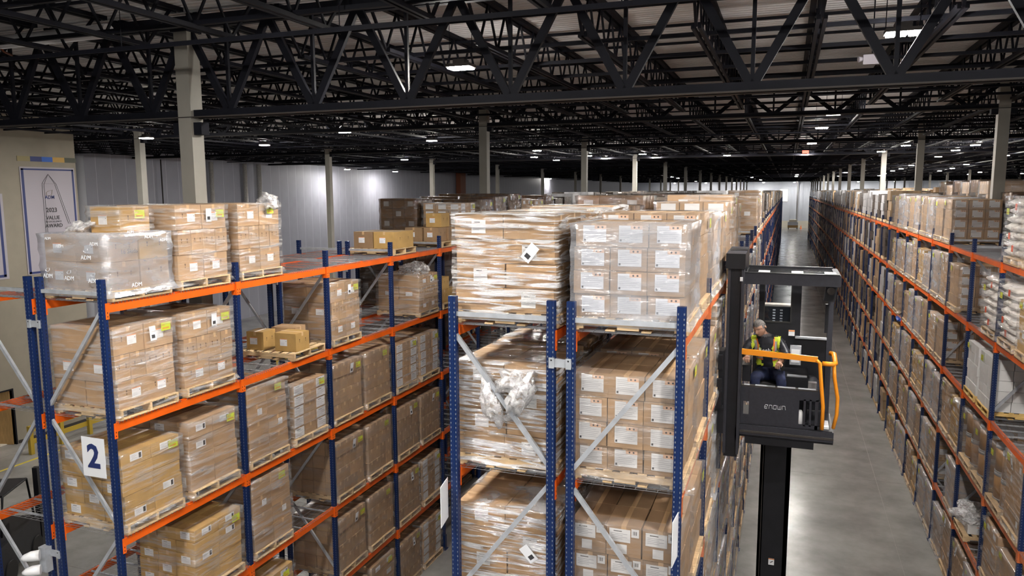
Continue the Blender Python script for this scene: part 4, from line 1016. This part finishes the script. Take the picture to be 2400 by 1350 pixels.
kr = node(-.36, .22, -2.80, .082); ar = node(-.35, .24, -3.20, .055); trr = node(-.35, .12, -3.40, .045)
hpl = node(-.07, .56, -2.82, .11); hpr = node(-.28, .56, -2.82, .11)
for a, c in ((pel, wst), (wst, chs), (chs, nck0), (nck0, nck), (nck, hd0), (nck0, sl), (sl, el), (el, hl), (nck0, srr), (srr, er), (er, hr), (pel, hpl), (hpl, kl), (kl, al), (al, tl), (pel, hpr), (hpr, kr), (kr, ar), (ar, trr)): bm.edges.new((a, c))
me = bpy.data.meshes.new('body_skeleton'); bm.verts.index_update(); idx = [(v.index, r, q) for v, r, q in sk]; bm.to_mesh(me); bm.free()
tmp = bpy.data.objects.new('tmp', me); COL.objects.link(tmp); tmp.modifiers.new('s', 'SKIN'); tmp.modifiers.new('d', 'SUBSURF').levels = 3; tmp.modifiers['d'].render_levels = 3
if not me.skin_vertices:
    bm = bmesh.new(); bm.from_mesh(me); bm.verts.layers.skin.verify(); bm.to_mesh(me); bm.free()
for i, r, q in idx: me.skin_vertices[0].data[i].radius = (r, q)
me.skin_vertices[0].data[0].use_root = True
bpy.context.view_layer.update(); dg = bpy.context.evaluated_depsgraph_get(); body = bpy.data.meshes.new_from_object(tmp.evaluated_get(dg)); bpy.data.objects.remove(tmp)
for v in body.vertices:
    c = v.co + OB
    if c.z < -2.26: v.co += v.normal * (.012 * noise.noise(v.co * 13) + .007 * noise.noise(v.co * 30))
body.materials.clear()
for m_ in ('jacket', 'jeans', 'skin', 'rubber', 'hood'): body.materials.append(MATS[m_])
for p in body.polygons:
    c = p.center + OB; k = 0
    if c.z > -2.145 and c.y < .38: k = 2
    elif c.z > -2.19 and abs(c.x + .26) < .12: k = 4
    elif c.z < -2.70 or (c.y > .5 and c.z < -2.72): k = 1
    if c.z < -3.33: k = 3
    if (c.y < .11 and c.z > -2.6): k = 2
    p.material_index = k; p.use_smooth = True
put('body', body, op)
# head: shaped ellipsoid turned towards the rack, with brow, nose, ears, eyes and short hair
HC = P(-.315, .235, -2.045); HR = Euler((.42, -.10, -.55)).to_matrix()
bm = bmesh.new(); bmesh.ops.create_icosphere(bm, subdivisions=5, radius=1)
for v in bm.verts:
    x, y, z = v.co; sx = .078 * (1 - .16 * max(0, -z)); sy = .098; sz = .118
    q = Vector((x * sx, y * sy, z * sz))
    if z < -.2 and y > 0: q.y *= .86
    if y < -.2: q.y += -.012 * math.exp(-((z + .75) / .25) ** 2) * (1 - abs(x))          # chin
    if y < -.5: q.y += .010 * math.exp(-((z - .10) / .12) ** 2) * (1 if abs(x) > .15 else .2)     # eye sockets
    q.y -= .026 * math.exp(-((x / .16) ** 2)) * math.exp(-((z + .18) / .20) ** 2) if y < -.4 else 0  # nose
    q.y -= .006 * math.exp(-((z - .28) / .10) ** 2) if y < -.4 else 0                           # brow
    v.co = q
me = bpy.data.meshes.new('head'); bm.to_mesh(me); bm.free()
for m_ in ('skin', 'hair', 'ink'): me.materials.append(MATS[m_])
for p in me.polygons:
    c = p.center; p.use_smooth = True; k = 0
    if c.z > .062 or (c.y > .0 and c.z > -.035) or (abs(c.x) > .06 and c.z > .0 and c.y > -.03): k = 1
    if c.y < -.06 and .026 < c.z < .033 and .018 < abs(c.x) < .050: k = 1
    if c.y < -.06 and .006 < c.z < .012 and .022 < abs(c.x) < .042: k = 2
    if c.y < -.075 and -.062 < c.z < -.057 and abs(c.x) < .024: k = 1
    p.material_index = k
hdo = put('head', me, op, HC, HR.to_euler(), (1.08, 1.08, 1.08))
b = MB()
for s_ in (-1, 1): b.tube([(s_ * .074, .012, -.02), (s_ * .086, .018, .0), (s_ * .080, .014, .026)], [.010, .014, .008], 'skin', 8)
b.obj('ears', hdo)
bm = bmesh.new(); bmesh.ops.create_icosphere(bm, subdivisions=3, radius=1)
bmesh.ops.delete(bm, geom=[v for v in bm.verts if not (v.co.z > .42 or (v.co.y > .05 and v.co.z > -.35))], context='VERTS')
for v in bm.verts: n_ = 1.045 + .02 * noise.noise(v.co * 6); v.co = Vector((v.co.x * .078 * n_, v.co.y * .099 * n_, v.co.z * .119 * n_))
me = bpy.data.meshes.new('hair'); bm.to_mesh(me); bm.free(); me.materials.append(MATS['hair']); [setattr(p, 'use_smooth', True) for p in me.polygons]; put('hair', me, hdo)
# hands: palm and five bent fingers each
def hand(c, fd, sd_, name):
    b = MB(); c = P(*c); f = Vector(fd).normalized(); upv = Vector((0, 0, 1)); s_ = f.cross(upv).normalized() * sd_
    b.tube([c - f * .03, c + f * .02, c + f * .065], [.030, .040, .034], 'skin', 10)
    for i, (ln, off) in enumerate(((.070, -.030), (.080, -.010), (.075, .010), (.058, .028))):
        a = c + f * .055 + s_ * off; b.tube([a, a + f * ln * .45 - upv * .006, a + f * ln * .75 - upv * .028, a + f * ln * .70 - upv * .048], [.010, .0095, .008, .006], 'skin', 7)
    a = c + f * .01 - s_ * .036; b.tube([a, a + f * .03 - s_ * .022 - upv * .01, a + f * .06 - s_ * .010 - upv * .03], [.012, .011, .008], 'skin', 7)
    b.obj(name, op)
hand((-.02, .04, -2.525), (-.25, -1, -.15), 1, 'hand'); hand((-.475, .05, -2.47), (.1, -1, -.1), -1, 'hand')
b = MB(); b.tube([(.04, -.02, 0), (.05, -.0, .0)], .001, 'rubber', 4); 
# vest shell over the torso with open front and striped shoulder bands
vb = MB(); vmap = {}
for v in body.vertices: pass
for p in body.polygons:
    c = p.center + OB
    if not (-2.66 < c.z < -2.205 and -.43 < c.x < -.02 and c.y > .2): continue
    mid = -.225 + (c.z + 2.25) * -.10
    if p.normal.y < .1 and abs(c.x - mid) < .070 + max(0, c.z + 2.40) * .25: continue
    m_ = 'vest'; dx = abs(c.x - mid)
    if dx > .10 and dx < .122 and c.z > -2.5: m_ = 'vest_orange'
    if dx > .122 and dx < .165 and -2.42 < c.z < -2.26: m_ = 'vest_grey'
    if -2.57 < c.z < -2.50: m_ = 'vest_grey' if -2.55 < c.z < -2.52 else 'vest_orange'
    for i in p.vertices:
        if i not in vmap: vmap[i] = len(vb.v); vb.v.append(tuple(body.vertices[i].co + body.vertices[i].normal * .012))
    vb.f.append(tuple(vmap[i] for i in p.vertices)); vb.m.append(vb.mi(m_)); vb.smooth.append(True)
vb.obj('safety_vest', op)
text('Reeb', .085, 'paper', P(-.235, .315, -2.40), (PI / 2 - .15, 0, -.05), op, 'shirt_lettering', ext=.001)
b = MB(); b.tube([P(-.27, .42, -2.22), P(-.20, .45, -2.19), P(-.16, .42, -2.22)], [.05, .055, .03], 'hood', 10); b.obj('hood', op)

# ------------------------------------------------------------------ banners on the office wall
def wpoly(b, pts, m, dx): b.poly([(dx, y, z) for y, z in pts], m)
t = thing('award_banner', (XO + .002, 21.72, Z(-1.05)), 'tall white award banner with navy border and obelisk drawing beside the cartons', 'banner')
b = MB(); b.b2(0, .02, -1.17, 1.16, -2.05, 2.06, 'banner'); b.obj('cloth', t)
b = MB()
for y0, y1, z0, z1 in ((-1.12, 1.11, 1.94, 2.00), (-1.12, 1.11, -2.02, -1.94), (-1.12, -1.02, -2.02, 2.0), (1.03, 1.11, -2.02, 2.0)): b.b2(.02, .024, y0, y1, z0, z1, 'navy')
b.obj('border', t)
b = MB()
def ln(y0, z0, y1, z1, w_=.018, m='ink'): b.bar((.026, y0, z0), (.026, y1, z1), .004, w_, m, (1, 0, 0))
for l_ in ((-.30, 1.44, -.02, 1.80), (-.02, 1.80, .30, 1.42), (-.30, 1.44, .30, 1.42), (-.22, 1.40, -.02, 1.80), (.24, 1.42, -.02, 1.80), (-.30, 1.44, -.30, -1.75), (-.22, 1.42, -.22, -1.1), (.30, 1.42, .80, -.15), (.24, 1.40, .72, -.15), (.72, -.15, .80, -.15)): ln(*l_)
b.obj('obelisk_drawing', t)
b = MB(); Pn = [(.10, 1.0), (.20, 1.06), (.36, 1.10), (.32, .92), (.20, .86), (.10, .90)]
for a, c in zip(Pn, Pn[1:] + Pn[:1]): b.bar((.027, a[0] - .25, a[1] + .09), (.027, c[0] - .25, c[1] + .09), .004, .02, 'olive', (1, 0, 0))
b.obj('leaf_emblem', t)
for s_, z_, sz_, m_, y_ in (('ADM', .90, .19, 'navy', -.02), ('2023', .40, .24, 'ink', .02), ('VALUE', .10, .20, 'ink', .05), ('IN EXCELLENCE', -.05, .095, 'ink', .07), ('AWARD', -.21, .20, 'ink', .08), ('Presented to', -.52, .11, 'ink', .10)):
    text(s_, sz_, m_, (.028, y_, z_), FACE_X, t, 'lettering', bold=.018 if sz_ > .15 else .004)
b = MB(); b.b2(.024, .028, -.30, .55, -1.90, -.98, 'royal'); b.obj('blue_panel', t)
text('ADM', .12, 'paper', (.032, .0, -1.42), FACE_X, t, 'lettering'); text('Value', .10, 'paper', (.032, .02, -1.60), FACE_X, t, 'lettering')
t = thing('colour_strip', (XO + .002, 21.74, Z(1.31)), 'strip of coloured cloth squares above the award banner', 'banner')
for i, m_ in enumerate(('olive', 'navy', 'royal', 'ochre', 'dark_green')):
    y0 = -1.24 + [0, .52, 1.0, 1.46, 1.98][i]; y1 = -1.24 + [.52, 1.0, 1.46, 1.98, 2.5][i]; b = MB(); b.b2(0, .015, y0, y1, -.09, .10, m_); b.obj('cloth_square', t)
t = thing('wall_banner', (XO + .002, 19.0, Z(-1.3)), 'second white banner with navy border cut off by the picture edge', 'banner')
b = MB(); b.b2(0, .02, -1.0, .80, -1.85, 1.3, 'banner'); b.obj('cloth', t)
b = MB(); b.b2(.02, .024, .60, .70, -1.75, 1.2, 'navy'); b.b2(.02, .024, -.95, .70, -1.78, -1.68, 'navy'); b.obj('border', t); text('2020', .36, 'navy', (.026, .05, -1.32), FACE_X, t, 'lettering')
# thin cable drop across the banner
b = MB(); b.tube([(-9.98, 6.7, ZD), (-9.55, 6.7, Z(-1.2)), (-9.50, 6.75, Z(-1.4))], .012, 'steel_grey', 6); b.obj('cable_drop', label='thin grey cable hanging from the roof beside the end rack post', cat='cable')

# ------------------------------------------------------------------ guard rails, parked forklift, far end things
def guard(x, y0, y1, lab):
    t = thing('guard_rail', (x, y0, 0), lab, 'guard rail', 'yellow guard rails by the office wall')
    n = 3
    for i in range(n + 1): b = MB(); b.b2(-.07, .07, -.07, .07, 0, 1.06, 'safety_yellow'); b.obj('post', t, (0, (y1 - y0) * i / n, 0))
    for z in (.45, .9):
        b = MB(); b.b2(-.05, -.02, 0, y1 - y0, z - .09, z + .09, 'safety_yellow'); b.obj('rail', t)
guard(-25.6, 18.9, 22.6, 'yellow guard rail standing by the office doorway')
guard(-25.6, 24.5, 30, 'yellow guard rail past the office block corner')
guard(-25.6, 33, 40, 'yellow guard rail further along, before the panelled wall')
t = thing('forklift', (-18.6, 12.9, 0), 'dark parked forklift at the picture corner behind the end rack', 'forklift', None, (0, 0, .5))
b = MB(); b.b2(-.6, .6, -1.6, .4, .3, 1.05, 'truck_black'); b.b2(-.5, .5, -1.7, -1.0, .5, 1.25, 'truck_grey'); b.obj('chassis', t)
for x in (-.55, .55): b = MB(); b.b2(x - .06, x + .06, .45, .6, .1, 2.3, 'truck_black'); b.obj('mast_rail', t)
for x in (-.5, .5):
    b = MB(); b.tube([(x, .35, 1.0), (x, .1, 2.15), (x, -1.1, 2.15), (x, -1.3, 1.2)], .03, 'truck_black', 6); b.obj('guard_post', t)
    for y in (.15, -1.2): b = MB(); b.tube([(x * 1.1 - .08, y, .28), (x * 1.1 + .08, y, .28)], .28, 'rubber', 16); b.obj('wheel', t)
b = MB(); b.b2(-.5, .5, -1.1, .1, 2.13, 2.18, 'truck_black'); b.obj('overhead_guard', t)
b = MB(); b.b2(-.25, .25, -.9, -.4, 1.05, 1.2, 'rubber'); b.b2(-.25, .25, -.95, -.85, 1.2, 1.7, 'rubber'); b.obj('seat', t)
for x in (-.3, .3): b = MB(); b.b2(x - .06, x + .06, .6, 1.7, .08, .12, 'steel_grey'); b.obj('fork', t)
t = thing('parked_cart', (1.5, 200, 0), 'small pale machine parked at the far end wall between the racks', 'cart'); b = MB(); b.b2(-1.2, 1.2, -.8, .8, .3, 1.7, 'wall_seam'); b.b2(-.9, .9, -.7, .7, 1.7, 2.3, 'end_cream'); b.b2(-1.2, 1.2, -.82, -.8, .3, .9, 'door_wood'); b.obj('body', t)
for x in (-1, 1): b = MB(); b.tube([(x - .1, -.5, .3), (x + .1, -.5, .3)], .3, 'rubber', 12); b.obj('wheel', t)
for x, q in ((-.6 - 1.2, 0), (3.4, 1)):
    t = thing('traffic_cone', (x, 200, 0), 'tiny orange cone at the far end wall, ' + ('window side' if q == 0 else 'downpipe side'), 'cone'); b = MB(); b.tube([(0, 0, 0), (0, 0, .05), (0, 0, .06), (0, 0, .95)], [.3, .3, .22, .04], 'vest_orange', 10); b.obj('cone_body', t)
# blue plastic strip caught on the long rack
t = thing('plastic_sheet', (XEe - .08, YE0 + 9.2 * BAY, lev_z(3) + .03), 'crumpled bright blue plastic caught on the long aisle rack beam', 'plastic sheet'); put('folds', blob_mesh(5, 'blue_plastic', .06, .42, .07, .5), t)
# lone bare pallets standing on beams of the long rack
